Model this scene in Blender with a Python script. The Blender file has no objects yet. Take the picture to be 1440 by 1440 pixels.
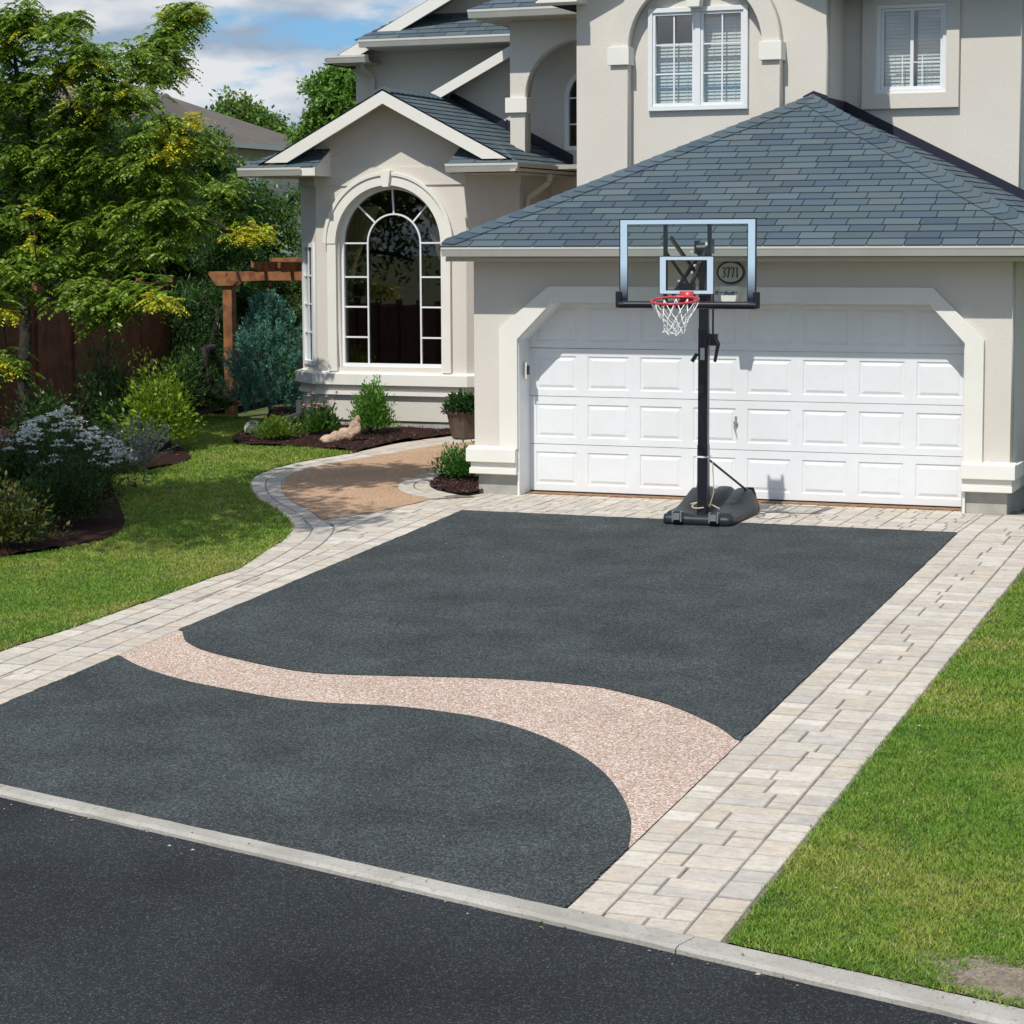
import bpy, bmesh, math, random
import numpy as np
from mathutils import Vector, Matrix
from mathutils.geometry import delaunay_2d_cdt
random.seed(7); rng = np.random.default_rng(7)
S = bpy.context.scene; COL = S.collection
V = Vector
# ------------------------------------------------------------------ camera model
CAM = dict(f=3109.25, cx=720.0, cy=638.5, X=9.44, Y=-22.915, Z=2.862, yaw=21.423, pitch=5.574, roll=-.269)
_y, _p, _r = [math.radians(CAM[k]) for k in ('yaw', 'pitch', 'roll')]
FW = V((-math.sin(_y)*math.cos(_p), math.cos(_y)*math.cos(_p), -math.sin(_p)))
_R = V((math.cos(_y), math.sin(_y), 0)); _U = _R.cross(FW)
RT = _R*math.cos(_r)+_U*math.sin(_r); UP = -_R*math.sin(_r)+_U*math.cos(_r)
CO = V((CAM['X'], CAM['Y'], CAM['Z']))
def ray(px, py): return FW+RT*((px-CAM['cx'])/CAM['f'])-UP*((py-CAM['cy'])/CAM['f'])
def aY(px, py, Y):
    d = ray(px, py); return CO+d*((Y-CO.y)/d.y)
def sstep(a, b, x):
    t = np.clip((np.asarray(x, float)-a)/(b-a), 0, 1); return t*t*(3-2*t)
SL, YD = .047, -1.518
def G(x, y):
    x = np.asarray(x, float); y = np.asarray(y, float)
    yy = np.maximum(y, -16.0)
    return np.where(yy < YD, SL*(yy-YD), sstep(0, -1.3, x)*.047*(np.clip(yy, YD, 4.6)-YD))
def g(x, y): return float(G(x, y))
def gp(px, py):                        # where a sight line meets the ground
    d = ray(px, py); t = 12.0
    for _ in range(60):
        p = CO+d*t; e = p.z-g(p.x, p.y)
        t += e/(-d.z+.03)*.8
    p = CO+d*t; return (p.x, p.y)
# ------------------------------------------------------------------ scene tree helpers
def tag(o, label=None, cat=None, group=None, kind=None):
    if label: o['label'] = label
    if cat: o['category'] = cat
    if group: o['group'] = group
    if kind: o['kind'] = kind
    return o
def thing(name, label, cat, loc=(0, 0, 0), group=None):
    o = bpy.data.objects.new(name, None); COL.objects.link(o); o.location = loc
    o.empty_display_size = .2
    return tag(o, label, cat, group)
def attach(o, parent):
    if parent is not None:
        o.parent = parent
        if parent.type == 'EMPTY': o.matrix_parent_inverse = Matrix.Translation(-parent.location)
    return o
def link(name, me, m, parent=None, smooth=False):
    o = bpy.data.objects.new(name, me); COL.objects.link(o)
    if m is not None: me.materials.append(m)
    if smooth:
        me.polygons.foreach_set('use_smooth', [True]*len(me.polygons))
    return attach(o, parent)
class MB:
    def __init__(s): s.v = []; s.f = []; s.t = []; s.tint = (1, 1, 1)
    def face(s, pts):
        n = len(s.v); s.v += [tuple(p) for p in pts]; s.f.append(tuple(range(n, n+len(pts)))); s.t.append(s.tint)
    def poly(s, verts, faces):
        n = len(s.v); s.v += [tuple(p) for p in verts]
        for f in faces: s.f.append(tuple(i+n for i in f)); s.t.append(s.tint)
    def box(s, a, b):
        x0, y0, z0 = a; x1, y1, z1 = b
        s.poly([(x0,y0,z0),(x1,y0,z0),(x1,y1,z0),(x0,y1,z0),(x0,y0,z1),(x1,y0,z1),(x1,y1,z1),(x0,y1,z1)],
               [(0,3,2,1),(4,5,6,7),(0,1,5,4),(1,2,6,5),(2,3,7,6),(3,0,4,7)])
    def obox(s, c, u, w, n, hu, hw, hn):       # oriented box: centre, three axes, half sizes
        c, u, w, n = V(c), V(u).normalized()*hu, V(w).normalized()*hw, V(n).normalized()*hn
        vs = [c+u*i+w*j+n*k for k in (-1, 1) for (i, j) in ((-1,-1),(1,-1),(1,1),(-1,1))]
        s.poly(vs, [(0,3,2,1),(4,5,6,7),(0,1,5,4),(1,2,6,5),(2,3,7,6),(3,0,4,7)])
    def bar(s, a, b, w, h, up=(0, 0, 1)):
        a, b = V(a), V(b); d = (b-a); L = d.length; d.normalize()
        side = d.cross(V(up));
        if side.length < 1e-4: side = d.cross(V((0, 1, 0)))
        side.normalize(); s.obox((a+b)/2, d, side, side.cross(d), L/2, w/2, h/2)
    def prism(s, pts, n):                      # planar polygon extruded by vector n
        pts = [V(p) for p in pts]; n = V(n); k = len(pts)
        s.poly(pts+[p+n for p in pts], [tuple(range(k))[::-1], tuple(range(k, 2*k))]+[(i, (i+1) % k, (i+1) % k+k, i+k) for i in range(k)])
    def tube(s, pts, r, seg=8, cap=True):
        pts = [V(p) for p in pts]; rr = r if isinstance(r, (list, tuple)) else [r]*len(pts)
        n0 = len(s.v); ref = None
        for i, p in enumerate(pts):
            d = (pts[min(i+1, len(pts)-1)]-pts[max(i-1, 0)]).normalized()
            if ref is None: ref = d.orthogonal().normalized()
            ref = (ref-d*ref.dot(d)).normalized(); b = d.cross(ref)
            for k in range(seg):
                a = 2*math.pi*k/seg; s.v.append(tuple(p+(ref*math.cos(a)+b*math.sin(a))*rr[i]))
        for i in range(len(pts)-1):
            for k in range(seg):
                a = n0+i*seg+k; b2 = n0+i*seg+(k+1) % seg
                s.f.append((a, b2, b2+seg, a+seg)); s.t.append(s.tint)
        if cap:
            s.f.append(tuple(range(n0, n0+seg))[::-1]); s.t.append(s.tint)
            e = n0+(len(pts)-1)*seg; s.f.append(tuple(range(e, e+seg))); s.t.append(s.tint)
    def build(s, name, m, parent=None, smooth=False, tint=False, bevel=0):
        me = bpy.data.meshes.new(name); me.from_pydata(s.v, [], s.f); me.update()
        if tint: face_tint(me, s.t)
        bm = bmesh.new(); bm.from_mesh(me); bmesh.ops.recalc_face_normals(bm, faces=bm.faces[:]); bm.to_mesh(me); bm.free()
        o = link(name, me, m, parent, smooth)
        if bevel:
            b = o.modifiers.new('b', 'BEVEL'); b.width = bevel; b.segments = 2; b.limit_method = 'ANGLE'; b.angle_limit = math.radians(40)
        return o
def face_tint(me, cols):
    a = me.attributes.new('tint', 'FLOAT_COLOR', 'FACE')
    c = np.ones((len(cols), 4), np.float32); c[:, :3] = np.array(cols, np.float32).reshape(-1, 3); a.data.foreach_set('color', c.ravel())
def quick_mesh(name, verts, faces_n, per, m, parent=None, tints=None):   # all faces have `per` vertices, laid out in order
    me = bpy.data.meshes.new(name); nv = len(verts)
    me.vertices.add(nv); me.vertices.foreach_set('co', np.asarray(verts, np.float32).ravel())
    me.loops.add(nv); me.loops.foreach_set('vertex_index', np.arange(nv, dtype=np.int32))
    nf = nv//per; me.polygons.add(nf); me.polygons.foreach_set('loop_start', np.arange(0, nv, per, dtype=np.int32))
    me.update(calc_edges=True)
    if tints is not None: face_tint(me, tints)
    return link(name, me, m, parent)
def slab(name, outer, holes, o, u, n, thick, m, parent=None, bevel=0):
    """flat polygon with holes given in (u,z) coordinates, thickness from plane o towards n"""
    cu = bpy.data.curves.new(name, 'CURVE'); cu.dimensions = '2D'; cu.fill_mode = 'BOTH'; cu.extrude = thick/2
    for pl in [outer]+list(holes):
        sp = cu.splines.new('POLY'); sp.points.add(len(pl)-1)
        for q, p in zip(sp.points, pl): q.co = (p[0], p[1], 0, 1)
        sp.use_cyclic_u = True
    ob = bpy.data.objects.new('tmp', cu); COL.objects.link(ob)
    me = bpy.data.meshes.new_from_object(ob); bpy.data.objects.remove(ob)
    u = V(u).normalized(); n = V(n).normalized(); M = Matrix.Identity(4)
    for i in range(3): M[i][0] = u[i]; M[i][1] = (0, 0, 1)[i]; M[i][2] = n[i]; M[i][3] = V(o)[i]+n[i]*thick/2
    me.transform(M)
    bm = bmesh.new(); bm.from_mesh(me); bmesh.ops.remove_doubles(bm, verts=bm.verts[:], dist=1e-5); bmesh.ops.recalc_face_normals(bm, faces=bm.faces[:]); bm.to_mesh(me); bm.free()
    me.name = name
    o2 = link(name, me, m, parent)
    if bevel:
        b = o2.modifiers.new('b', 'BEVEL'); b.width = bevel; b.segments = 2; b.limit_method = 'ANGLE'; b.angle_limit = math.radians(40)
    return o2
def pt(x, y): return [(x, y)]
def arcpts(cx, cz, r, a0, a1, n): return [(cx+r*math.cos(math.radians(a0+(a1-a0)*i/n)), cz+r*math.sin(math.radians(a0+(a1-a0)*i/n))) for i in range(n+1)]
def archpoly(x0, x1, z0, zs, n=28):           # door-arch outline: bottom z0, springing zs
    r = (x1-x0)/2; return [(x0, z0), (x1, z0)]+arcpts((x0+x1)/2, zs, r, 0, 180, n)
def inpoly(x, y, P):
    P = np.asarray(P, float); c = np.zeros(len(x), bool); j = len(P)-1
    for i in range(len(P)):
        xi, yi = P[i]; xj, yj = P[j]
        with np.errstate(divide='ignore', invalid='ignore'):
            c ^= ((yi > y) != (yj > y)) & (x < (xj-xi)*(y-yi)/(yj-yi+1e-12)+xi)
        j = i
    return c
def smooth_line(P, n=6):                       # Catmull-Rom through the points
    P = [V((p[0], p[1])) for p in P]; out = []
    for i in range(len(P)-1):
        a, b, c, d = P[max(i-1, 0)], P[i], P[i+1], P[min(i+2, len(P)-1)]
        for k in range(n):
            t = k/n; out.append(.5*((2*b)+(c-a)*t+(2*a-5*b+4*c-d)*t*t+(3*b-a-3*c+d)*t**3))
    out.append(P[-1]); return [(p.x, p.y) for p in out]
def resample(P, n):
    P = np.asarray(P, float); d = np.r_[0, np.cumsum(np.hypot(*np.diff(P, axis=0).T))]
    t = np.linspace(0, d[-1], n); return np.c_[np.interp(t, d, P[:, 0]), np.interp(t, d, P[:, 1])]
def vnoise(x, y, sc, seed=0):
    r = np.random.default_rng(seed).random((128, 128)); x = np.asarray(x)*sc+500.3; y = np.asarray(y)*sc+500.7
    xi = np.floor(x).astype(int); yi = np.floor(y).astype(int); fx = x-xi; fy = y-yi; fx = fx*fx*(3-2*fx); fy = fy*fy*(3-2*fy)
    q = lambda a, b: r[a % 128, b % 128]
    return (q(xi, yi)*(1-fx)+q(xi+1, yi)*fx)*(1-fy)+(q(xi, yi+1)*(1-fx)+q(xi+1, yi+1)*fx)*fy
def drape(name, poly, off, step, m, bump=None, parent=None):
    P = np.asarray(poly, float); n = len(P)
    x0, y0 = P.min(0); x1, y1 = P.max(0)
    gx, gy = np.meshgrid(np.arange(x0+step/2, x1, step), np.arange(y0+step/2, y1, step)); gx = gx.ravel()+rng.uniform(-.2, .2, gx.size)*step; gy = gy.ravel()
    k = inpoly(gx, gy, P)
    vs = [V(p) for p in P.tolist()]+[V((a, b)) for a, b in zip(gx[k], gy[k])]
    r = delaunay_2d_cdt(vs, [(i, (i+1) % n) for i in range(n)], [], 1, 1e-5)
    X = np.array([v[:] for v in r[0]]); Z = G(X[:, 0], X[:, 1])+off
    if bump is not None: Z = Z+bump(X[:, 0], X[:, 1])
    me = bpy.data.meshes.new(name); me.from_pydata(np.c_[X, Z].tolist(), [], [f for f in r[2]]); me.update()
    return link(name, me, m, parent, True)
# ------------------------------------------------------------------ materials
MATS = {}
def mat(name, base=(.5, .5, .5), rough=.6, metal=0, tint=False, noise=None, bump=None, spec=None, trans=0, coat=0):
    """noise: (scale, colour2, amount-contrast)[, ...]; bump: (scale, strength, distance)"""
    m = bpy.data.materials.new(name); m.use_nodes = True; nt = m.node_tree; nt.nodes.clear(); N = nt.nodes.new; L = nt.links.new
    out = N('ShaderNodeOutputMaterial'); b = N('ShaderNodeBsdfPrincipled'); L(b.outputs[0], out.inputs[0])
    b.inputs['Roughness'].default_value = rough; b.inputs['Metallic'].default_value = metal
    if spec is not None: b.inputs['Specular IOR Level'].default_value = spec
    if coat: b.inputs['Coat Weight'].default_value = coat; b.inputs['Coat Roughness'].default_value = .15
    geo = N('ShaderNodeNewGeometry'); pos = geo.outputs['Position']
    cur = None
    rgb = N('ShaderNodeRGB'); rgb.outputs[0].default_value = (*base, 1); cur = rgb.outputs[0]
    for (sc, c2, lo, hi) in (noise or []):
        n = N('ShaderNodeTexNoise'); n.inputs['Scale'].default_value = sc; n.inputs['Detail'].default_value = 4; L(pos, n.inputs['Vector'])
        r = N('ShaderNodeMapRange'); r.inputs[1].default_value = lo; r.inputs[2].default_value = hi; L(n.outputs[0], r.inputs[0])
        mx = N('ShaderNodeMix'); mx.data_type = 'RGBA'; L(r.outputs[0], mx.inputs[0]); L(cur, mx.inputs[6]); mx.inputs[7].default_value = (*c2, 1); cur = mx.outputs[2]
    if tint:
        a = N('ShaderNodeAttribute'); a.attribute_name = 'tint'
        mx = N('ShaderNodeMix'); mx.data_type = 'RGBA'; mx.blend_type = 'MULTIPLY'; mx.inputs[0].default_value = 1
        L(cur, mx.inputs[6]); L(a.outputs[0], mx.inputs[7]); cur = mx.outputs[2]
    L(cur, b.inputs['Base Color'])
    last = None
    for (sc, st, di) in (bump or []):
        n = N('ShaderNodeTexNoise'); n.inputs['Scale'].default_value = sc; n.inputs['Detail'].default_value = 5; L(pos, n.inputs['Vector'])
        bp = N('ShaderNodeBump'); bp.inputs['Strength'].default_value = st; bp.inputs['Distance'].default_value = di; L(n.outputs[0], bp.inputs['Height'])
        if last: L(last.outputs[0], bp.inputs['Normal'])
        last = bp
    if last: L(last.outputs[0], b.inputs['Normal'])
    if trans:                                    # leaves: some light passes through
        t = N('ShaderNodeBsdfTranslucent'); L(cur, t.inputs[0]); mx = N('ShaderNodeMixShader'); mx.inputs[0].default_value = trans
        L(b.outputs[0], mx.inputs[1]); L(t.outputs[0], mx.inputs[2]); L(mx.outputs[0], out.inputs[0])
    MATS[name] = m; return m
def cells(name, cols, scale, rough=.8, bump=.5, big=None):   # stones of voronoi cells, each its own colour
    m = mat(name, cols[0], rough, spec=.12); nt = m.node_tree; N = nt.nodes.new; L = nt.links.new
    b = [n for n in nt.nodes if n.type == 'BSDF_PRINCIPLED'][0]; geo = [n for n in nt.nodes if n.type == 'NEW_GEOMETRY'][0]
    v = N('ShaderNodeTexVoronoi'); v.inputs['Scale'].default_value = scale; L(geo.outputs['Position'], v.inputs['Vector'])
    sp = N('ShaderNodeSeparateColor'); L(v.outputs['Color'], sp.inputs[0])
    r = N('ShaderNodeValToRGB'); r.color_ramp.interpolation = 'CONSTANT'; el = r.color_ramp.elements
    for i, c in enumerate(cols):
        e = el[i] if i < 2 else el.new(i/len(cols)); e.position = i/len(cols); e.color = (*c, 1)
    L(sp.outputs[0], r.inputs[0]); cur = r.outputs[0]
    if big:
        n = N('ShaderNodeTexNoise'); n.inputs['Scale'].default_value = big[0]; n.inputs['Detail'].default_value = 5; L(geo.outputs['Position'], n.inputs['Vector'])
        mr = N('ShaderNodeMapRange'); mr.inputs[1].default_value = .3; mr.inputs[2].default_value = .7; mr.inputs[3].default_value = big[1]; mr.inputs[4].default_value = big[2]; L(n.outputs[0], mr.inputs[0])
        mx = N('ShaderNodeMix'); mx.data_type = 'RGBA'; mx.blend_type = 'MULTIPLY'; mx.inputs[0].default_value = 1; L(cur, mx.inputs[6]); L(mr.outputs[0], mx.inputs[7]); cur = mx.outputs[2]
    L(cur, b.inputs['Base Color'])
    bp = N('ShaderNodeBump'); bp.inputs['Strength'].default_value = bump; bp.inputs['Distance'].default_value = .01; bp.invert = True; L(v.outputs['Distance'], bp.inputs['Height']); L(bp.outputs[0], b.inputs['Normal'])
    return m
mat('stucco', (.70, .66, .595), .9, noise=[(1.1, (.655, .615, .55), .35, .7), (40, (.63, .59, .53), .45, .75), (180, (.60, .56, .50), .5, .75)], bump=[(140, .6, .005), (30, .25, .006)])
mat('trim', (.80, .785, .72), .8, noise=[(2.5, (.76, .74, .68), .4, .7)], bump=[(160, .3, .003)])
mat('vinyl', (.78, .805, .82), .4, noise=[(1.6, (.735, .755, .76), .45, .75), (9, (.75, .765, .765), .5, .75)])
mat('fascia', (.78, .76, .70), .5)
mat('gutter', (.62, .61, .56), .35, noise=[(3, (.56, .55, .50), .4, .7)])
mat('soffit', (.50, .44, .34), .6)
mat('flashing', (.012, .013, .03), .5)
mat('shingle', (1, 1, 1), .85, tint=True, noise=[(220, (.82, .85, .88), .4, .65)], bump=[(350, .6, .004)])
mat('underlay', (.012, .016, .022), .9)
cells('asphalt', [(.039,.047,.048), (.055,.065,.067), (.070,.081,.083), (.033,.040,.042), (.105,.117,.118), (.051,.061,.063)], 95, .85, .55, (1.7, .78, 1.2))
cells('road_asphalt', [(.018,.021,.024), (.024,.028,.031), (.036,.040,.043), (.017,.020,.023), (.020,.023,.026), (.028,.032,.035), (.023,.026,.030), (.019,.022,.025), (.028,.031,.034), (.016,.019,.022), (.022,.025,.028), (.020,.023,.026), (.055,.060,.064), (.026,.029,.032), (.022,.025,.028), (.019,.022,.025), (.065,.07,.074), (.025,.028,.031), (.030,.033,.036), (.021,.024,.027)], 120, .8, .6, (.7, .8, 1.6))
cells('aggregate', [(.54,.41,.33), (.42,.30,.23), (.66,.55,.47), (.33,.23,.175), (.49,.36,.28), (.74,.66,.59), (.45,.34,.28)], 92, .7, .6, (1.5, .92, 1.08))
cells('path_aggregate', [(.50,.33,.21), (.40,.26,.165), (.58,.41,.28), (.34,.22,.14), (.46,.30,.20)], 85, .8, .4, (1.5, .9, 1.08))
mat('concrete', (.42, .41, .37), .9, noise=[(6, (.34, .33, .29), .4, .7), (90, (.30, .29, .26), .55, .75)], bump=[(120, .5, .004)])
mat('kerb_concrete', (.44, .42, .38), .9, noise=[(2.2, (.34, .32, .28), .4, .65), (24, (.30, .28, .24), .55, .75), (90, (.26, .24, .21), .58, .70)], bump=[(60, .6, .006)])
mat('paver', (1, 1, 1), .85, tint=True, noise=[(9, (.88, .88, .89), .4, .65), (38, (.84, .82, .79), .5, .7)], bump=[(45, .7, .006), (150, .4, .002)])
def streaks(m, sc, dark, lo, hi):              # fine riven grain across the stones
    nt = m.node_tree; N = nt.nodes.new; L = nt.links.new; b = [n for n in nt.nodes if n.type == 'BSDF_PRINCIPLED'][0]; geo = [n for n in nt.nodes if n.type == 'NEW_GEOMETRY'][0]
    src = b.inputs['Base Color'].links[0].from_socket; mp = N('ShaderNodeMapping'); mp.inputs['Scale'].default_value = sc; L(geo.outputs['Position'], mp.inputs[0])
    n = N('ShaderNodeTexNoise'); n.inputs['Scale'].default_value = 1; n.inputs['Detail'].default_value = 5; n.inputs['Roughness'].default_value = .65; L(mp.outputs[0], n.inputs['Vector'])
    r = N('ShaderNodeMapRange'); r.inputs[1].default_value = lo; r.inputs[2].default_value = hi; r.inputs[3].default_value = dark; r.inputs[4].default_value = 1.04; L(n.outputs[0], r.inputs[0])
    mx = N('ShaderNodeMix'); mx.data_type = 'RGBA'; mx.blend_type = 'MULTIPLY'; mx.inputs[0].default_value = 1; L(src, mx.inputs[6]); L(r.outputs[0], mx.inputs[7]); L(mx.outputs[2], b.inputs['Base Color'])
streaks(MATS['paver'], (13, 26, 13), .84, .30, .55)
mat('joint', (.22, .19, .15), .95, noise=[(14, (.10, .085, .065), .45, .65)])
mat('soil', (.075, .058, .04), .95, noise=[(12, (.12, .095, .07), .4, .6)])
mat('bare_soil', (.24, .195, .15), .95, noise=[(14, (.16, .125, .09), .4, .6), (60, (.33, .28, .23), .5, .7)], bump=[(50, .7, .01)])
mat('turf_soil', (.060, .085, .016), .95, noise=[(3, (.12, .12, .03), .4, .65)])
mat('grass', (1, 1, 1), .55, tint=True, trans=.3)
mat('mulch', (.026, .012, .010), .95, spec=.15, noise=[(60, (.055, .026, .021), .45, .65)], bump=[(70, 1, .02)])
mat('chips', (1, 1, 1), .85, tint=True)
mat('leaf', (1, 1, 1), .42, tint=True, trans=.42)
mat('petal', (1, 1, 1), .6, tint=True, trans=.3)
mat('bark', (.045, .036, .028), .9, noise=[(20, (.022, .018, .014), .4, .6)], bump=[(30, 1, .02)])
mat('cedar', (.30, .125, .045), .65, noise=[(7, (.16, .06, .022), .42, .62)], bump=[(30, .3, .005)])
mat('fence_wood', (.22, .085, .042), .8, noise=[(5, (.13, .05, .026), .4, .65)], bump=[(40, .4, .005)])
mat('black_metal', (.010, .010, .016), .32, coat=.3)
mat('black_plastic', (.012, .019, .027), .5, noise=[(15, (.018, .027, .035), .4, .7)], bump=[(200, .15, .002)])
mat('rim_paint', (.55, .05, .07), .3)
mat('cord', (.82, .82, .80), .8)
mat('rope', (.55, .46, .32), .9)
mat('bare_steel', (.55, .55, .55), .35, metal=.9)
mat('brown_sill', (.30, .17, .08), .7, noise=[(12, (.20, .10, .045), .4, .6)])
mat('rubber', (.012, .012, .012), .7)
mat('keypad_black', (.012, .014, .03), .4)
mat('plaque', (.66, .64, .56), .6)
mat('plaque_dark', (.015, .03, .035), .5)
mat('pot', (.11, .075, .052), .6, noise=[(9, (.085, .058, .042), .4, .6)])
mat('rock', (.52, .38, .27), .85, noise=[(6, (.34, .22, .15), .4, .6), (25, (.62, .50, .40), .5, .7)], bump=[(18, .8, .03), (60, .5, .01)])
mat('grey_rock', (.42, .41, .36), .9, noise=[(8, (.25, .26, .22), .4, .6)], bump=[(18, .8, .03)])
mat('blind', (.78, .80, .78), .6)
mat('curtain', (.50, .45, .26), .9)
mat('room', (.05, .035, .03), .9)
mat('room_light', (.30, .33, .32), .9)
mat('siding', (.50, .48, .43), .8, noise=[(2, (.44, .42, .38), .4, .6)])
mat('far_shingle', (.135, .115, .095), .9, noise=[(1.5, (.11, .095, .08), .4, .6), (30, (.17, .145, .12), .5, .7)], bump=[(20, .5, .02)])
mat('stem', (.05, .09, .025), .7)
mat('downspout', (.58, .52, .43), .5)
# backboard border: painted fade from ice blue to black towards its bottom edge
def board_mat():
    m = mat('board_border', (.52, .66, .78), .3); nt = m.node_tree; N = nt.nodes.new; L = nt.links.new
    b = [n for n in nt.nodes if n.type == 'BSDF_PRINCIPLED'][0]
    geo = [n for n in nt.nodes if n.type == 'NEW_GEOMETRY'][0]; sx = N('ShaderNodeSeparateXYZ'); L(geo.outputs['Position'], sx.inputs[0])
    r = N('ShaderNodeMapRange'); r.inputs[1].default_value = 2.27; r.inputs[2].default_value = 2.60; L(sx.outputs[2], r.inputs[0])
    cr = N('ShaderNodeValToRGB'); cr.color_ramp.elements[0].color = (.012, .014, .03, 1); cr.color_ramp.elements[1].color = (.50, .66, .80, 1); L(r.outputs[0], cr.inputs[0]); L(cr.outputs[0], b.inputs['Base Color'])
board_mat()
mat('target_border', (.55, .68, .80), .3)
def glass_mat(name, tintc=(1, 1, 1), ior=1.5, boost=1.0):
    m = bpy.data.materials.new(name); m.use_nodes = True; nt = m.node_tree; nt.nodes.clear(); N = nt.nodes.new; L = nt.links.new
    out = N('ShaderNodeOutputMaterial'); t = N('ShaderNodeBsdfTransparent'); t.inputs[0].default_value = (*tintc, 1)
    gl = N('ShaderNodeBsdfGlossy'); gl.inputs['Roughness'].default_value = .0
    lw = N('ShaderNodeLayerWeight'); lw.inputs[0].default_value = .5; pw = N('ShaderNodeMath'); pw.operation = 'POWER'; pw.inputs[1].default_value = 4.0; L(lw.outputs['Facing'], pw.inputs[0])
    f0 = ((ior-1)/(ior+1))**2; fr = N('ShaderNodeMath'); fr.operation = 'MULTIPLY_ADD'; fr.inputs[1].default_value = 1-f0; fr.inputs[2].default_value = f0; L(pw.outputs[0], fr.inputs[0]); mu = N('ShaderNodeMath'); mu.operation = 'MULTIPLY'; mu.inputs[1].default_value = boost; mu.use_clamp = True
    mx = N('ShaderNodeMixShader'); L(fr.outputs[0], mu.inputs[0]); L(mu.outputs[0], mx.inputs[0]); L(t.outputs[0], mx.inputs[1]); L(gl.outputs[0], mx.inputs[2]); L(mx.outputs[0], out.inputs[0])
    MATS[name] = m
glass_mat('glass', (.93, .955, .955), 1.5, 3.2); glass_mat('board_glass', (.93, .95, .95), 1.4, .8)
glass_mat('dark_glass', (.72, .72, .70), 1.5, 2.2)
M = MATS
# ------------------------------------------------------------------ foliage helpers
def leaves(P, D, size, ratio, fold=.25, nrm=None):
    n = len(P); D = D/np.linalg.norm(D, axis=1, keepdims=True)
    R = rng.normal(size=(n, 3)) if nrm is None else nrm+rng.normal(size=(n, 3))*.5
    W = np.cross(D, R); W /= np.linalg.norm(W, axis=1, keepdims=True)+1e-9; N = np.cross(W, D)
    s = size[:, None]; w = W*s*ratio/2
    a = P; b = P+D*s*.45+w+N*s*fold*.2; c = P+D*s; d = P+D*s*.45-w+N*s*fold*.2
    return np.stack([a, b, c, d], 1).reshape(-1, 3)
def pick(cols, n, jit=.2):
    c = np.asarray(cols, float)[rng.integers(0, len(cols), n)]; return c*rng.uniform(1-jit, 1+jit, (n, 1))
def unit(v): return v/np.linalg.norm(v, axis=1, keepdims=True)
GREEN = [(.08, .18, .024), (.11, .22, .03), (.06, .14, .02), (.15, .28, .04)]
DARK = [(.042, .105, .026), (.06, .14, .032), (.032, .08, .02), (.09, .18, .04)]
LIME = [(.26, .40, .03), (.19, .31, .025), (.34, .48, .04), (.12, .22, .02)]
YEL = [(.72, .68, .04), (.60, .64, .04), (.44, .56, .04), (.74, .48, .04)]
def skeleton(mb, start, centers, r0, wob=.12, rmin=.006):
    """limbs grown from the trunk polyline to every leaf cluster"""
    nodes = [V(p) for p in start]; par = [i-1 for i in range(len(nodes))]
    base = V(start[-1]); cs = sorted([V(c) for c in centers], key=lambda c: (c-base).length)
    for c in cs:
        best = min(range(1, len(nodes)), key=lambda i: (nodes[i]-c).length+.15*(nodes[i]-base).length+(2 if nodes[i].z > c.z+.6 else 0))
        a = nodes[best]; L = (c-a).length; k = max(1, int(L/.45)); prev = best
        for j in range(1, k+1):
            q = a.lerp(c, j/k)
            if j < k: q = q+V((random.gauss(0, wob*.4), random.gauss(0, wob*.4), .06*L*math.sin(math.pi*j/k)))
            nodes.append(q); par.append(prev); prev = len(nodes)-1
    cnt = [0]*len(nodes); kids = [0]*len(nodes)
    for i, p in enumerate(par):
        if p >= 0: kids[p] += 1
    for i in range(len(nodes)):
        if kids[i] == 0:
            j = i
            while j >= 0: cnt[j] += 1; j = par[j]
    tot = max(cnt); rad = [max(rmin, r0*(c/tot)**.5) for c in cnt]
    for i, p in enumerate(par):
        if p >= 0: mb.tube([nodes[p], nodes[i]], [rad[p] if p < len(start) else min(rad[p], rad[i]*1.3), rad[i]], 6, False)
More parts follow.
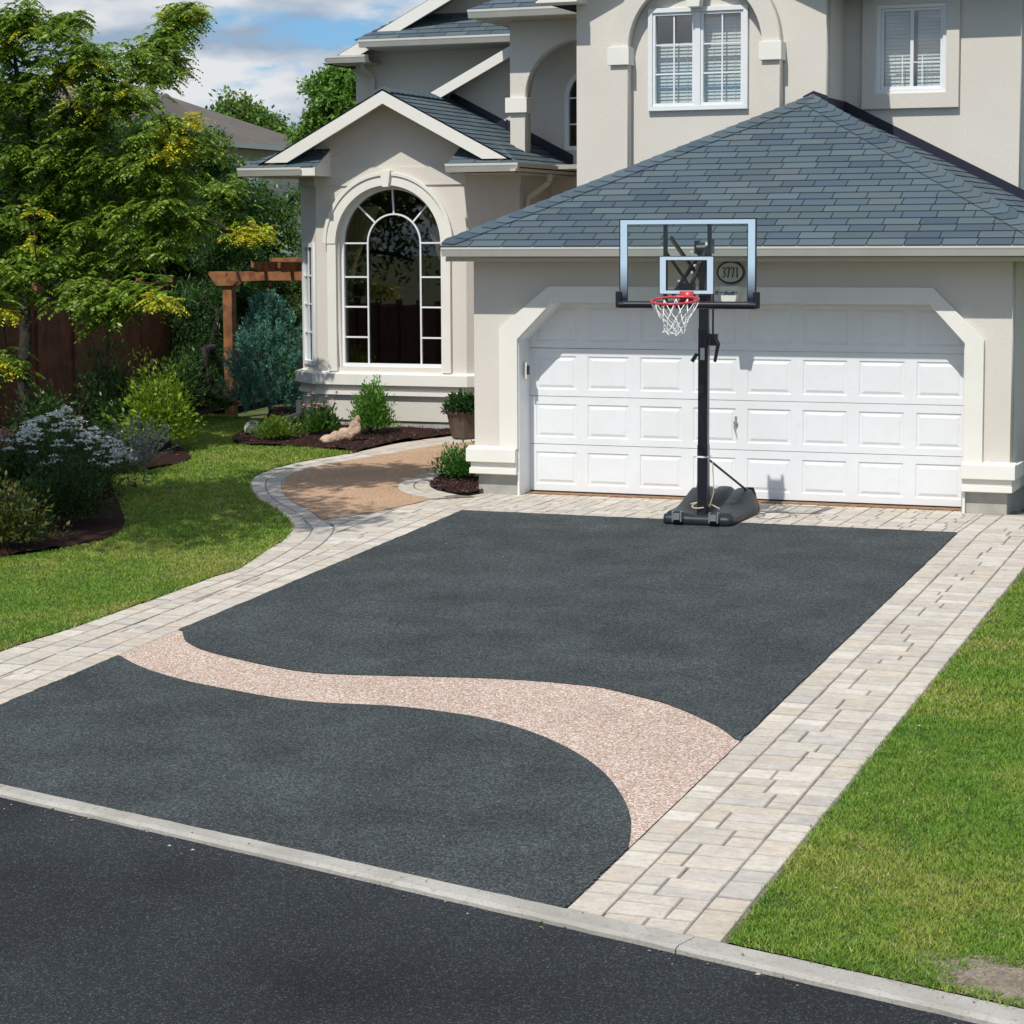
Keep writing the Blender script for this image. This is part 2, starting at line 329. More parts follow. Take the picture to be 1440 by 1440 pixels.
def crown_mesh(name, parent, centers, rad, nleaf, size, ratio, cols, m='leaf', tipcols=None, tipfrac=0, droop=.3, frond=False, flat=.6):
    P = []; D = []; Sz = []; C = []; nn = []
    for ci, c in enumerate(centers):
        r = rad*random.uniform(.7, 1.3); cc = cols; k = nleaf
        istip = tipcols is not None and tipfrac(V(c)) if callable(tipfrac) else False
        pal = tipcols if istip else cols
        if frond:
            nf = k//14
            o = rng.normal(size=(nf, 3)); o[:, 2] = np.abs(o[:, 2])*.5-.1; o = unit(o)
            st = np.array(c)+unit(rng.normal(size=(nf, 3)))*rng.uniform(0, r, (nf, 1))*[1, 1, flat]
            Lf = rng.uniform(.16, .32, nf)
            for t in np.linspace(.12, 1, 7):
                q = st+o*(Lf*t)[:, None]; q[:, 2] -= droop*Lf*t*t
                dv = o.copy(); dv[:, 2] -= droop*2*t; dv = unit(dv); side = unit(np.cross(dv, [0, 0, 1.0])+1e-6)
                for sg in (-1, 1):
                    P.append(q); D.append(side*sg+dv*.7-np.array([0, 0, .25])); Sz.append(np.full(nf, size)*rng.uniform(.8, 1.2, nf)*(1-.35*abs(t-.5)*2)); C.append(pick(pal, nf, .25)); nn.append(np.tile([0, 0, 1.0], (nf, 1)))
        else:
            q = np.array(c)+unit(rng.normal(size=(k, 3)))*(rng.uniform(0, 1, (k, 1))**.5)*r*[1, 1, flat]
            d = rng.normal(size=(k, 3)); d[:, 2] -= droop; d += (q-np.array(c))/r
            P.append(q); D.append(d); Sz.append(np.full(k, size)*rng.uniform(.6, 1.25, k)); C.append(pick(pal, k, .3)); nn.append(np.tile([0, 0, 1.2], (k, 1)))
    P = np.concatenate(P); D = np.concatenate(D); Sz = np.concatenate(Sz); C = np.concatenate(C); nn = np.concatenate(nn)
    return quick_mesh(name, leaves(P, D, Sz, ratio, nrm=nn), 0, 4, M[m], parent, C)
def blob_centers(blobs, dens):
    """blobs: (px, py, Y, radius px-ish in metres, count)"""
    out = []
    for (px, py, Y, r, n) in blobs:
        c = aY(px, py, Y)
        for _ in range(int(n*dens)):
            d = V((random.gauss(0, 1), random.gauss(0, 1), random.gauss(0, 1))).normalized()*r*random.random()**.4
            out.append(c+V((d.x, d.y, d.z*.8)))
    return out
def ell_centers(c, r, n, hollow=.5, low=-1.):
    out = []
    while len(out) < n:
        d = V((random.gauss(0, 1), random.gauss(0, 1), random.gauss(0, 1))).normalized()
        if d.z < low: continue
        k = random.uniform(hollow, 1)*(1+.18*math.sin(5*d.x+c[0])*math.cos(4*d.y+3*d.z))
        out.append(V(c)+V((d.x*r[0]*k, d.y*r[1]*k, d.z*r[2]*k)))
    return out
# ================================================================== GROUND
def ycurb(x): return -11.62-.2508*(x-1.61)
XL, XR = .47, 5.69
gx = [-400, -80, -30, -12, -6, -3, -1.6]+[-1.3+.13*i for i in range(11)]+[1, 6, 20, 60, 400]
gy = [-400, -100, -40, -16, -12, -8, -4, YD, 0, 2, 4.6, 8, 15, 40, 100, 400]
me = bpy.data.meshes.new('ground'); vv = [(x, y, g(x, y)-.07) for y in gy for x in gx]; nx = len(gx)
me.from_pydata(vv, [], [(j*nx+i, j*nx+i+1, (j+1)*nx+i+1, (j+1)*nx+i) for j in range(len(gy)-1) for i in range(nx-1)]); me.update()
tag(link('ground', me, M['turf_soil']), kind='structure')
# street
mb = MB(); xs = [-60, -20, -5, 0, 4, 8, 14, 25, 60]
rows = []
for x in xs:
    y0 = ycurb(x)-.10; rows.append([(x, y0, SL*(max(y0, -16)-YD)-.022), (x, min(y0-.01, -16), SL*(-16-YD)-.022), (x, -60, SL*(-16-YD)-.022)])
for i in range(len(xs)-1):
    for k in range(2): mb.face([rows[i][k], rows[i+1][k], rows[i+1][k+1], rows[i][k+1]])
tag(mb.build('road', M['road_asphalt']), kind='structure')
# kerb: long cast lengths with joints between them
mb = MB(); J = [-22, -17.4, -12.6, -7.8, -3.1, 1.66, 6.43, 11.2, 16, 21]
for a, b in zip(J[:-1], J[1:]):
    n = 40; prev = None
    for i in range(n+1):
        x = a+.003+(b-a-.006)*i/n; y = ycurb(x); w = .135+.010*max(0, min(x-1.6, 7)); jz = random.uniform(-.001, .001)
        z = SL*(max(y, -16)-YD); q = V((.243, .97, 0))
        pr = [V((x, y, z+.004+jz)), V((x, y, z+.004+jz))-q*(w-.03), V((x, y, z-.010+random.gauss(0, .0015)))-q*(w+random.gauss(0, .002)), V((x, y, z-.10))-q*(w+.002), V((x, y, z-.1))]
        if prev:
            for k in range(4): mb.face([prev[k], pr[k], pr[k+1], prev[k+1]])
        else: mb.face(pr)
        prev = pr
    mb.face(prev)
tag(mb.build('kerb', M['kerb_concrete']), kind='structure')
# asphalt drive with the exposed-aggregate wave between its two halves
UPW = [(256.7,887),(258,895),(263,903),(287,915),(333,927),(383,938),(427,945),(480,949),(560,951),(640,953),(700,955),(763,959),(805,963),(847,968),(913,984),(937.5,990.6),(975,1005.6),(1012.5,1024),(1036,1042)]
LOW = [(168,922),(187,933),(217,945),(267,959),(317,969),(383,981),(433,987),(480,990),(547,993),(613,1000),(687,1012),(753,1032),(807,1057),(847,1085),(873,1117),(886,1147),(887,1170),(884,1193)]
U_ = smooth_line([gp(*q) for q in UPW], 5); L_ = smooth_line([gp(*q) for q in LOW], 5)
U_[0] = (XL, U_[0][1]); U_[-1] = (XR, U_[-1][1]); L_[0] = (XL, L_[0][1]); L_[-1] = (XR, L_[-1][1])
def edge(a, b, n=60, amp=.006):
    out = []
    for i in range(n):
        t = i/n; d = V((b[1]-a[1], a[0]-b[0])).normalized(); k = random.gauss(0, amp) if i else 0
        out.append((a[0]+(b[0]-a[0])*t+d.x*k, a[1]+(b[1]-a[1])*t+d.y*k))
    return out
up = edge((XL, YD+.02), (XR, YD-.02))+edge((XR, YD-.02), U_[-1])+U_[::-1]+edge(U_[0], (XL, YD+.02))[1:]
lo = L_+edge(L_[-1], (XR, ycurb(XR)-.004))[1:]+edge((XR, ycurb(XR)-.004), (XL, ycurb(XL)-.004), 40, .002)+edge((XL, ycurb(XL)-.004), L_[0])
md = U_+[(XR, (U_[-1][1]+L_[-1][1])/2)]+L_[::-1]+[(XL, (U_[0][1]+L_[0][1])/2)]
def flat(name, poly, off, m):
    me = bpy.data.meshes.new(name); me.from_pydata([(x, y, SL*(y-YD)+off) for x, y in poly], [], [tuple(range(len(poly)))]); me.update()
    bm = bmesh.new(); bm.from_mesh(me); bmesh.ops.triangulate(bm, faces=bm.faces[:], ngon_method='EAR_CLIP'); bmesh.ops.recalc_face_normals(bm, faces=bm.faces[:])
    if sum(f.normal.z for f in bm.faces) < 0: bmesh.ops.reverse_faces(bm, faces=bm.faces[:])
    bm.to_mesh(me); bm.free(); return tag(link(name, me, m), kind='structure')
flat('asphalt_driveway', up, .005, M['asphalt']); flat('asphalt_driveway', lo, .005, M['asphalt']); flat('aggregate_band', md, .001, M['aggregate'])
# concrete pavers: every stone a chamfered block with its own tone
PAV = [(.57,.51,.43), (.54,.49,.42), (.61,.56,.48), (.57,.50,.41), (.52,.48,.43), (.63,.58,.51), (.59,.53,.45), (.55,.51,.45)]
def stone(mb, q, off=0, gap=.0034):
    P = [V((p[0], p[1])) for p in q]; c = sum(P, V((0, 0)))/4
    def ins(d): return [p+(c-p).normalized()*d*1.35 for p in P]
    j = [V((random.gauss(0, .0015), random.gauss(0, .0015))) for _ in P]; dz = random.gauss(0, .0012)
    a = [p+k for p, k in zip(ins(gap), j)]; b = [p+k for p, k in zip(ins(gap+.0075), j)]
    vs = [(p.x, p.y, g(p.x, p.y)+off-.02) for p in a]+[(p.x, p.y, g(p.x, p.y)+off-.005+dz) for p in a]+[(p.x, p.y, g(p.x, p.y)+off+dz) for p in b]
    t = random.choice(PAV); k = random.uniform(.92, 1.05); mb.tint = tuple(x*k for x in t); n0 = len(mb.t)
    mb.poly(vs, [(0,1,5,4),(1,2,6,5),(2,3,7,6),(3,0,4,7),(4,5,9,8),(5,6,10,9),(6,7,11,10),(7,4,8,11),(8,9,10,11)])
    for i in range(8): mb.t[n0+i] = tuple(x*k*(.55 if i < 4 else .66) for x in t)      # dark joint lines and bevel shading put into the side and chamfer tint
def guil(x0, y0, x1, y1, mx=.34, mn=.13):
    w, h = x1-x0, y1-y0
    if (w <= mx and h <= mx and (w*h < .075 or random.random() < .35)) or (w < 2*mn and h < 2*mn): return [(x0, y0, x1, y1)]
    if w/h > random.uniform(.7, 1.3) and w >= 2*mn or h < 2*mn:
        s = x0+w*random.choice([.38, .5, .62]) if w < 1 else x0+w*.5; return guil(x0, y0, s, y1, mx, mn)+guil(s, y0, x1, y1, mx, mn)
    s = y0+h*random.choice([.38, .5, .62]) if h < 1 else y0+h*.5; return guil(x0, y0, x1, s, mx, mn)+guil(x0, s, x1, y1, mx, mn)
def lanes(x0, y0, x1, y1, along=True):
    if random.random() < .35 and (y1-y0) < .21: return [(x0, y0, x1, y1)]
    s = x0+(x1-x0)*random.choice([.33, .42, .5, .58, .67]); out = []
    for a, b in ((x0, s), (s, x1)):
        if (y1-y0) > .24 or ((b-a) > .22 and random.random() < .4 and (y1-y0) > .2): m_ = y0+(y1-y0)*random.choice([.4, .5, .6]); out += [(a, y0, b, m_), (a, m_, b, y1)]
        else: out.append((a, y0, b, y1))
    return out
def rects(mb, R, off=0, skip=None):
    for a in R:
        if skip and skip((a[0]+a[2])/2, (a[1]+a[3])/2): continue
        stone(mb, [(a[0], a[1]), (a[2], a[1]), (a[2], a[3]), (a[0], a[3])], off)
def column(mb, x0, x1, y0, y1, top=None):
    y = y0
    while y < y1-.02:
        L = random.choice([.13, .19, .19, .26]); e = min(y+L, y1)
        if y1-e < .1: e = y1
        stone(mb, [(x0, y if not top or y > y0 else ycurb(x0)+.005), (x1, y if not top or y > y0 else ycurb(x1)+.005), (x1, e), (x0, e)]); y = e
mb = MB()
yb = ycurb(6.2)
column(mb, XR, XR+.205, ycurb(XR)+.15, -.05, True); column(mb, 6.36, 6.565, ycurb(6.45)+.15, -.05, True)
y = ycurb(6.1)+.12
stone(mb, [(5.895, ycurb(5.895)+.005), (6.13, ycurb(6.13)+.005), (6.13, y), (5.895, y)]); stone(mb, [(6.13, ycurb(6.13)+.005), (6.36, ycurb(6.36)+.005), (6.36, y), (6.13, y)])
while y < -.1:
    L = random.choice([.14, .20, .28, .32]); L = min(L, max(.1, -.05-y)); rects(mb, lanes(5.895, y, 6.36, y+L)); y += L
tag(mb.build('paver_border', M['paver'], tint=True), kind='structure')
mb = MB()                                     # apron before the garage door
x = -.62
while x < XR-.01:
    L = random.choice([.3, .4, .46]); e = min(x+L, XR); rects(mb, guil(x, -1.5, e, .30, .27, .12)); x = e
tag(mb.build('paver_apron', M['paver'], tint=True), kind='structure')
OUT = [(0,917),(80,891),(160,863),(230,838),(300,812),(337,800),(372,776),(398,760),(409,745),(404,730),(384,715),(361,701),(351,686),(353.5,674.5),(372,664),(407,654),(451,645),(495,638),(553,625),(611.5,616.7),(629,614.5)]
OUTW = [(-.45, ycurb(-.45)+.01), (-.47, -10.2)]+[gp(*q) for q in OUT]+[(-.9, 5.6)]
INN = [(396,686),(404.5,700.7),(422,712),(442.5,722.6),(452,732)]
INT = [(664,622),(611.5,627.5),(553,637.5),(495,647),(451,655.5),(419,664),(400,674.5)]
innw = [(XL-.48, ycurb(XL-.48)+.01), (-.01, -10), (-.02, -8.5), (.03, -6), (.02, -4.6), (-.12, -3.6), (-.42, -2.75)]+[gp(*q) for q in INN[::-1]]+[gp(*q) for q in INT[::-1]]+[(-.9, 5.0)]
O_ = smooth_line(OUTW, 6); I_ = smooth_line(innw, 6)
def lawn_skip(x, y): return bool(inpoly(np.array([x]), np.array([y]), O_+[(-20, 6), (-20, -14)])[0])
mb = MB(); column(mb, XL-.2, XL, ycurb(XL)+.1, -1.5, True)
y = ycurb(0)+.1
while y < -1.5:
    L = random.choice([.14, .20, .28, .32]); L = min(L, -1.49-y)
    rects(mb, lanes(-.25, y, XL-.2, y+L)); y += L
    if L < .01: break
rects(mb, guil(-3.3, -4.3, -.62, 1.2, .28, .12)); rects(mb, guil(-.62, -1.5, -.25, 1.2, .28, .12)); rects(mb, guil(-.62, -4.3, -.25, -1.5, .28, .12))
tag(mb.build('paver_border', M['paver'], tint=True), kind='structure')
def band(name, A, B, nc, ln, off):
    L = np.hypot(*np.diff(np.asarray(A), axis=0).T).sum(); n = int(L/ln)
    a = resample(A, n+1); b = resample(B, n+1); mb = MB()
    # match the two edges by nearest run so that joints stay square to the curve
    from_b = np.asarray(B, float); dense = resample(from_b, 900); idx = []; last = 0
    for p in a:
        d = np.hypot(*(dense-p).T); d[:last] = 9e9; d[min(last+60, 899)+1:] = 9e9; last = int(np.argmin(d)); idx.append(last)
    idx[-1] = 899; b = dense[idx]
    for i in range(n):
        for c in range(nc):
            t0, t1 = c/nc, (c+1)/nc
            if np.hypot(*(b[i+1]-b[i])) < .03 and c == nc-1 and nc > 1: pass
            sh = .5 if c % 2 else 0
            i0 = min(i+sh, n); i1 = min(i+1+sh, n)
            lerp = lambda arr, s: arr[int(s)]*(1-(s % 1))+arr[min(int(s)+1, n)]*(s % 1)
            q = [lerp(a, i0)*(1-t0)+lerp(b, i0)*t0, lerp(a, i1)*(1-t0)+lerp(b, i1)*t0, lerp(a, i1)*(1-t1)+lerp(b, i1)*t1, lerp(a, i0)*(1-t1)+lerp(b, i0)*t1]
            if i1-i0 > .3: stone(mb, q, off, .003)
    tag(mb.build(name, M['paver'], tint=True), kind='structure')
    tag(drape('paving_bed', list(A)+list(B)[::-1], off-.0035, .5, M['joint']), kind='structure')
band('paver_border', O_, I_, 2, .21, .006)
tag(drape('paving_bed', [(-3.4, -4.4), (-3.4, 1.3), (-.25, 1.3), (-.25, .4), (6.6, .4), (6.6, ycurb(6.6)), (XR-.02, ycurb(XR)), (XR-.02, YD), (XL+.02, YD), (XL+.02, ycurb(XL)), (-.5, ycurb(-.5)), (-.45, -4.4)], -.0065, .6, M['joint']), kind='structure')
# aggregate garden walk and the corner bed by the garage with its curved edging
MO = [(606,702.5),(585,698),(568,694),(557.6,685.5),(568,677),(591,668.6),(620,661),(645,655)]
MI = [(673,699),(652,697.5),(635,695),(611.5,689),(604,683),(611.5,676),(629,668.6),(655,662)]
mo = smooth_line([gp(*q) for q in MO]+[(-.2, 1.6)], 5); mi = smooth_line([gp(*q) for q in MI]+[(-.02, 1.35)], 5)
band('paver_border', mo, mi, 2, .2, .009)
bot = [(460,730),(495,725.5),(538.7,718),(582,708.5),(606,702.5)]
walk = smooth_line([gp(*q) for q in INT[::-1]], 4); walk = smooth_line([gp(*q) for q in INN[::-1]], 4)+walk[1:]+[(-.95, 4.9), (-.02, 5.2), (-.02, 1.5)]+mo[::-1][1:]+smooth_line([gp(*q) for q in bot[::-1]], 4)[1:-1]
tag(drape('aggregate_walk', walk, .005, .35, M['path_aggregate']), kind='structure')
bumpy = lambda x, y: .035*(vnoise(x, y, 9, 3)-.3)+.02*vnoise(x, y, 25, 4)
def chips(name, poly, n, off=.02):
    P = np.asarray(poly); x = rng.uniform(P[:, 0].min(), P[:, 0].max(), n*4); y = rng.uniform(P[:, 1].min(), P[:, 1].max(), n*4)
    k = inpoly(x, y, P); x, y = x[k][:n], y[k][:n]; z = G(x, y)+off+bumpy(x, y)+rng.uniform(0, .012, len(x)); m = len(x)
    D = unit(np.c_[rng.normal(size=(m, 2)), rng.normal(size=m)*.35]); v = leaves(np.c_[x, y, z], D, rng.uniform(.02, .06, m), .3, 0, np.tile([0, 0, 1.], (m, 1)))
    tag(quick_mesh(name, v, 0, 4, M['chips'], None, pick([(.05,.022,.018), (.085,.04,.032), (.03,.013,.012), (.12,.06,.045)], m)), kind='stuff')
corner = mi+[(.10, 1.35), (.10, .03), (.02, mi[0][1]+.02)]
tag(drape('mulch', corner, .02, .06, M['mulch'], bumpy), kind='structure'); chips('bark_mulch', corner, 1500)
FB = [(498,637),(483,636),(436.6,631.5),(393,629.5),(349,628.5),(326,622),(337,613),(352,604),(372,596)]
fb = smooth_line([gp(*q) for q in FB], 4)
j = min(range(len(O_)), key=lambda i: math.dist(O_[i], fb[0]))
front_bed = [(-.9, 5.65), (-1.2, 7), (-6.2, 7)]+fb[::-1]+O_[j+1:-1]
tag(drape('mulch', front_bed, .022, .10, M['mulch'], bumpy), kind='structure'); chips('bark_mulch', front_bed, 9000)
LB = [(295,584),(262,592),(245,612),(242,628),(262,636.6),(268,648),(248,655),(204,664),(163,667),(157,680),(163,701),(172,724),(175,741),(160,756),(117,768),(58,779),(0,787)]
lb = smooth_line([gp(*q) for q in LB], 4)
left_bed = lb+[(-9, lb[-1][1]-.9), (-14, -4), (-14, 16), (-8.2, 16)]
tag(drape('mulch', left_bed, .022, .16, M['mulch'], bumpy), kind='structure'); chips('bark_mulch', left_bed, 7000)
lawnL = O_[:j+1]+fb+[gp(345, 588)]+lb[:]+[(-9, lb[-1][1]-.9), (-14, -4), (-14, ycurb(-14)), (-6, ycurb(-6)), (-.46, ycurb(-.46))]
tag(drape('lawn', lawnL, .012, .35, M['turf_soil']), kind='structure')
EDG = [(6.60, ycurb(6.6)+.01), (6.585, -9), (6.60, -6), (6.60, -3.5), (6.60, -.4)]
lawnR = EDG+[(6.6, 9), (14, 9), (14, ycurb(14)), (9, ycurb(9)+.0)]
tag(drape('lawn', lawnR, .008, .5, M['turf_soil']), kind='structure')
PC = gp(1420, 1382); patch = [(PC[0]+.50*math.cos(a)*(1+.12*math.sin(3*a+1)), PC[1]-.245*.50*math.cos(a)+.24*math.sin(a)*(1+.15*math.cos(4*a))) for a in [i*.26 for i in range(24)]]
tag(drape('bare_soil_patch', patch, .0095, .05, M['bare_soil'], lambda x, y: .006*vnoise(x, y, 30, 8)), kind='structure')
def grass(name, poly, dens, h, w, clip=None, excl=None, edgepoly=None):
    P = np.asarray(clip or poly, float); area = (P[:, 0].max()-P[:, 0].min())*(P[:, 1].max()-P[:, 1].min()); n = int(area*dens)
    x = rng.uniform(P[:, 0].min(), P[:, 0].max(), n); y = rng.uniform(P[:, 1].min(), P[:, 1].max(), n)
    k = inpoly(x+rng.normal(size=n)*.016, y+rng.normal(size=n)*.016, poly)
    if clip: k &= inpoly(x, y, clip)
    if excl: dd = np.hypot((x-PC[0])/.40, (y-PC[1]+.245*(x-PC[0]))/.21)+(vnoise(x, y, 9, 21)-.5)*.75+(vnoise(x, y, 30, 22)-.5)*.3; k &= rng.random(n) < sstep(.68, 1.02, dd)+.015
    x, y = x[k], y[k]; n = len(x); z = G(x, y)+.008
    big = vnoise(x, y, 1.1, 1)*.45+vnoise(x, y, 3.3, 2)*.35+vnoise(x, y, 9, 12)*.2; fine = vnoise(x, y, 11, 5)
    hh = h*rng.uniform(.5, 1.25, n)*(.65+.7*fine); a = rng.uniform(0, 2*math.pi, n); lean = rng.uniform(.3, 1.7, n)
    la = a+rng.normal(size=n)*.6; lx = np.cos(la)*lean*hh; ly = np.sin(la)*lean*hh; wx = -np.sin(a)*w/2; wy = np.cos(a)*w/2
    v = np.stack([np.c_[x-wx, y-wy, z], np.c_[x+wx, y+wy, z], np.c_[x+lx, y+ly, z+hh]], 1).reshape(-1, 3)
    c1 = np.array([.15, .31, .02]); c2 = np.array([.34, .40, .06]); c3 = np.array([.50, .42, .20]); c4 = np.array([.065, .17, .02])
    t = np.clip((big-.3)*2.2+rng.normal(size=n)*.22, 0, 1)[:, None]; col = c1*(1-t)+c2*t
    q = rng.random(n); dry = q < (.03+.20*np.clip((big-.58)*4, 0, 1)); col[dry] = c3; dk = (q > .82) | (fine < .25); col[dk & ~dry] = col[dk & ~dry]*.5+c4*.5
    col *= rng.uniform(.75, 1.25, (n, 1))
    tag(quick_mesh(name, v, 0, 3, M['grass'], None, col), 'short mown turf', 'grass', kind='stuff')
grass('grass', lawnR, 17000, .023, .0075, [(6.5, -14), (8.9, -14), (8.9, -8.5), (6.5, -8.5)], patch)
grass('grass', lawnR, 9000, .024, .010, [(6.5, -8.5), (8.4, -8.5), (8.4, -.5), (6.5, -.5)])
grass('grass', lawnR, 2500, .04, .012, [(8.9, -14), (12, -14), (12, -8.5), (8.9, -8.5)])
grass('grass', lawnL, 8500, .026, .011, [(-5, -10), (0, -10), (0, -4), (-5, -4)])
grass('grass', lawnL, 5000, .030, .014, [(-9, -4), (0, -4), (0, 9.5), (-9, 9.5)])
# ================================================================== HOUSE
house = thing('house', 'two-storey beige stucco house with grey shingle roofs, arched bay window and white double garage door', 'house', (2.9, 3, 0))
H = house
SHC = [(.080,.118,.140), (.070,.105,.132), (.090,.126,.146), (.086,.120,.132), (.062,.094,.126), (.098,.128,.142), (.078,.112,.136), (.088,.124,.142)]
def clip2(P, f):                               # Sutherland-Hodgman against f(p)>=0 (linear)
    out = []
    for i in range(len(P)):
        a, b = P[i], P[(i+1) % len(P)]; fa, fb = f(a), f(b)
        if fa >= 0: out.append(a)
        if (fa >= 0) != (fb >= 0):
            t = fa/(fa-fb); out.append((a[0]+(b[0]-a[0])*t, a[1]+(b[1]-a[1])*t))
    return out
def shingles(mb, P, u, v, ex=.155, tab=.37, cols=SHC, o=None):
    u = V(u).normalized(); v = V(v).normalized(); n = u.cross(v)
    if n.z < 0: n = -n
    P = [V(p) for p in P]; o = V(o or P[0]); Q = [((p-o).dot(u), (p-o).dot(v)) for p in P]
    area = sum(Q[i][0]*Q[(i+1) % len(Q)][1]-Q[(i+1) % len(Q)][0]*Q[i][1] for i in range(len(Q)))
    if area < 0: Q = Q[::-1]
    HP = []
    for i in range(len(Q)):
        a, b = Q[i], Q[(i+1) % len(Q)]; dx, dy = b[0]-a[0], b[1]-a[1]
        HP.append(lambda p, a=a, dx=dx, dy=dy: dx*(p[1]-a[1])-dy*(p[0]-a[0]))
    a0, a1 = min(q[0] for q in Q), max(q[0] for q in Q); b0, b1 = min(q[1] for q in Q), max(q[1] for q in Q)
    r = 0; b = b0
    while b < b1:
        a = a0-tab*random.choice([.1, .35, .6, .85]); 
        a = a0-tab*((r*.37) % 1)-random.uniform(0, .05)
        while a < a1:
            w = tab*random.uniform(.94, 1.06); gp_ = .0048
            R = [(a+gp_, b), (a+w-gp_, b), (a+w-gp_, b+ex-.001), (a+gp_, b+ex-.001)]
            for f in HP:
                R = clip2(R, f)
                if len(R) < 3: break
            if len(R) >= 3:
                h = lambda q: .017-.011*(q[1]-b)/ex
                t = random.choice(cols); k = random.uniform(.85, 1.12); mb.tint = tuple(x*k for x in t)
                W = [o+u*q[0]+v*q[1]+n*h(q) for q in R]; mb.face(W)
                for i in range(len(R)):
                    c, d = R[i], R[(i+1) % len(R)]
                    if abs(c[1]-b) < 1e-4 and abs(d[1]-b) < 1e-4:
                        mb.face([o+u*c[0]+v*c[1], o+u*d[0]+v*d[1], W[(i+1) % len(R)], W[i]])
            a += w
        b += ex; r += 1
def caps(mb, A, B, s1, s2, L=.17, w=.145, up=V((0, 0, 1))):
    A, B = V(A), V(B); d = (B-A); n = int(d.length/L); d.normalize(); s1, s2 = V(s1).normalized(), V(s2).normalized()
    n1 = d.cross(s1); n1 = n1 if n1.z > 0 else -n1; n2 = d.cross(s2); n2 = n2 if n2.z > 0 else -n2
    for i in range(n+1):
        a = A+d*L*i; b = A+d*(L*i+L*1.12)
        if (b-A).length > (B-A).length+.03: b = B
        t = random.choice(SHC); k = random.uniform(.85, 1.1); mb.tint = tuple(x*k for x in t)
        ha, hb = .040, .024
        ta, tb = a+up*ha*1.1, b+up*hb*1.1
        for s, n_ in ((s1, n1), (s2, n2)):
            ea, eb = a+s*w+n_*ha, b+s*w+n_*hb
            mb.face([ta, tb, eb, ea]); mb.face([ta, ea, a+s*w+n_*.012, a+up*.01])
            mb.face([ea, eb, b+s*w+n_*.01, a+s*w+n_*.01])
def part(name, mb, m, parent=H, **k): return mb.build(name, M[m], parent, **k)
def box(name, a, b, m, parent=H, bevel=0): q = MB(); q.box(a, b); return q.build(name, M[m], parent, bevel=bevel)
def gutter_x(x0, x1, y, z, mat_='gutter', back=.11):   # K-style gutter running along x, front lip at y
    q = MB(); pr = [(y, z), (y+.012, z), (y+.012, z-.015), (y+.03, z-.09), (y+back, z-.095), (y+back, z-.11), (y+.035, z-.11), (y-.012+.02, z-.045), (y, z-.03)]
    q.prism([(x0, a, b) for a, b in pr], (x1-x0, 0, 0)); return part('gutter', q, mat_)
def gutter_y(y0, y1, x, z, sgn=1, mat_='gutter'):      # along y, lip at x, opening away by sgn
    q = MB(); pr = [(x, z), (x-sgn*.012, z), (x-sgn*.012, z-.015), (x-sgn*.03, z-.09), (x-sgn*.11, z-.095), (x-sgn*.11, z-.11), (x-sgn*.035, z-.11), (x-sgn*.008, z-.045), (x, z-.03)]
    q.prism([(a, y0, b) for a, b in pr], (0, y1-y0, 0)); return part('gutter', q, mat_)
XG = 5.944
# ---- garage walls
op = [(.52, -.1), (5.46, -.1), (5.46, 1.77), (5.09, 2.18), (.96, 2.18), (.52, 1.75)]
slab('wall', [(0, .22), (.515, .22), (.52, 1.75), (.96, 2.18), (5.09, 2.18), (5.46, 1.77), (5.465, .22), (XG, .22), (XG, 2.62), (0, 2.62)], [], (0, .22, 0), (1, 0, 0), (0, -1, 0), .22, M['stucco'], H)
box('wall', (0, .222, .20), (.2, 6.2, 2.9), 'stucco'); box('wall', (XG-.2, .222, .20), (XG, 9, 2.9), 'stucco')
q = MB(); q.box((.035, .02, -.25), (.53, .3, .24)); q.box((.035, .302, -.25), (.25, 6.2, .19)); part('footing', q, 'concrete', bevel=.006)
q = MB(); q.box((5.45, .02, -.25), (5.92, .3, .22)); q.box((5.7, .302, -.25), (5.92, 9, .19)); part('footing', q, 'concrete', bevel=.006)
# surround of the door opening
so_ = [(.32, .52), (.32, 1.86), (.90, 2.335), (5.14, 2.335), (5.67, 1.80), (5.67, .48), (5.475, .48), (5.475, 1.765), (5.105, 2.165), (.955, 2.165), (.535, 1.745), (.535, .52)]
slab('door_surround', so_, [], (0, 0, 0), (1, 0, 0), (0, -1, 0), .055, M['trim'], H, bevel=.005)
q = MB(); kx = [aY(p_, 410, -.165).x for p_ in (1012, 1038.5, 1032, 1015.5)]; q.prism([(kx[0], -.165, 2.345), (kx[1], -.165, 2.345), (kx[2], -.165, 2.10), (kx[3], -.165, 2.10)], (0, .11, 0)); part('keystone', q, 'trim', bevel=.006)
# plinth mouldings at the foot of the two piers
for (xa, xb, sx) in ((-.07, .525, -1), (5.465, XG+.07, 1)):
    q = MB(); q.box((xa, -.10, .37), (xb, .16 if sx < 0 else .5, .515)); q.prism([(xa, -.10, .5151), (xa, -.002, .545), (xa, -.002, .5151)], (xb-xa, 0, 0))
    part('moulding', q, 'trim', bevel=.004)
    q = MB(); x2, x3 = (xa+.04, xb) if sx < 0 else (xa, xb-.04)
    q.box((x2, -.055, .30), (x3, .14 if sx < 0 else .46, .369)); q.box((x2-.01*(sx < 0), -.075, .235), (x3+.01*(sx > 0), .15 if sx < 0 else .47, .299)); part('moulding', q, 'trim', bevel=.004)
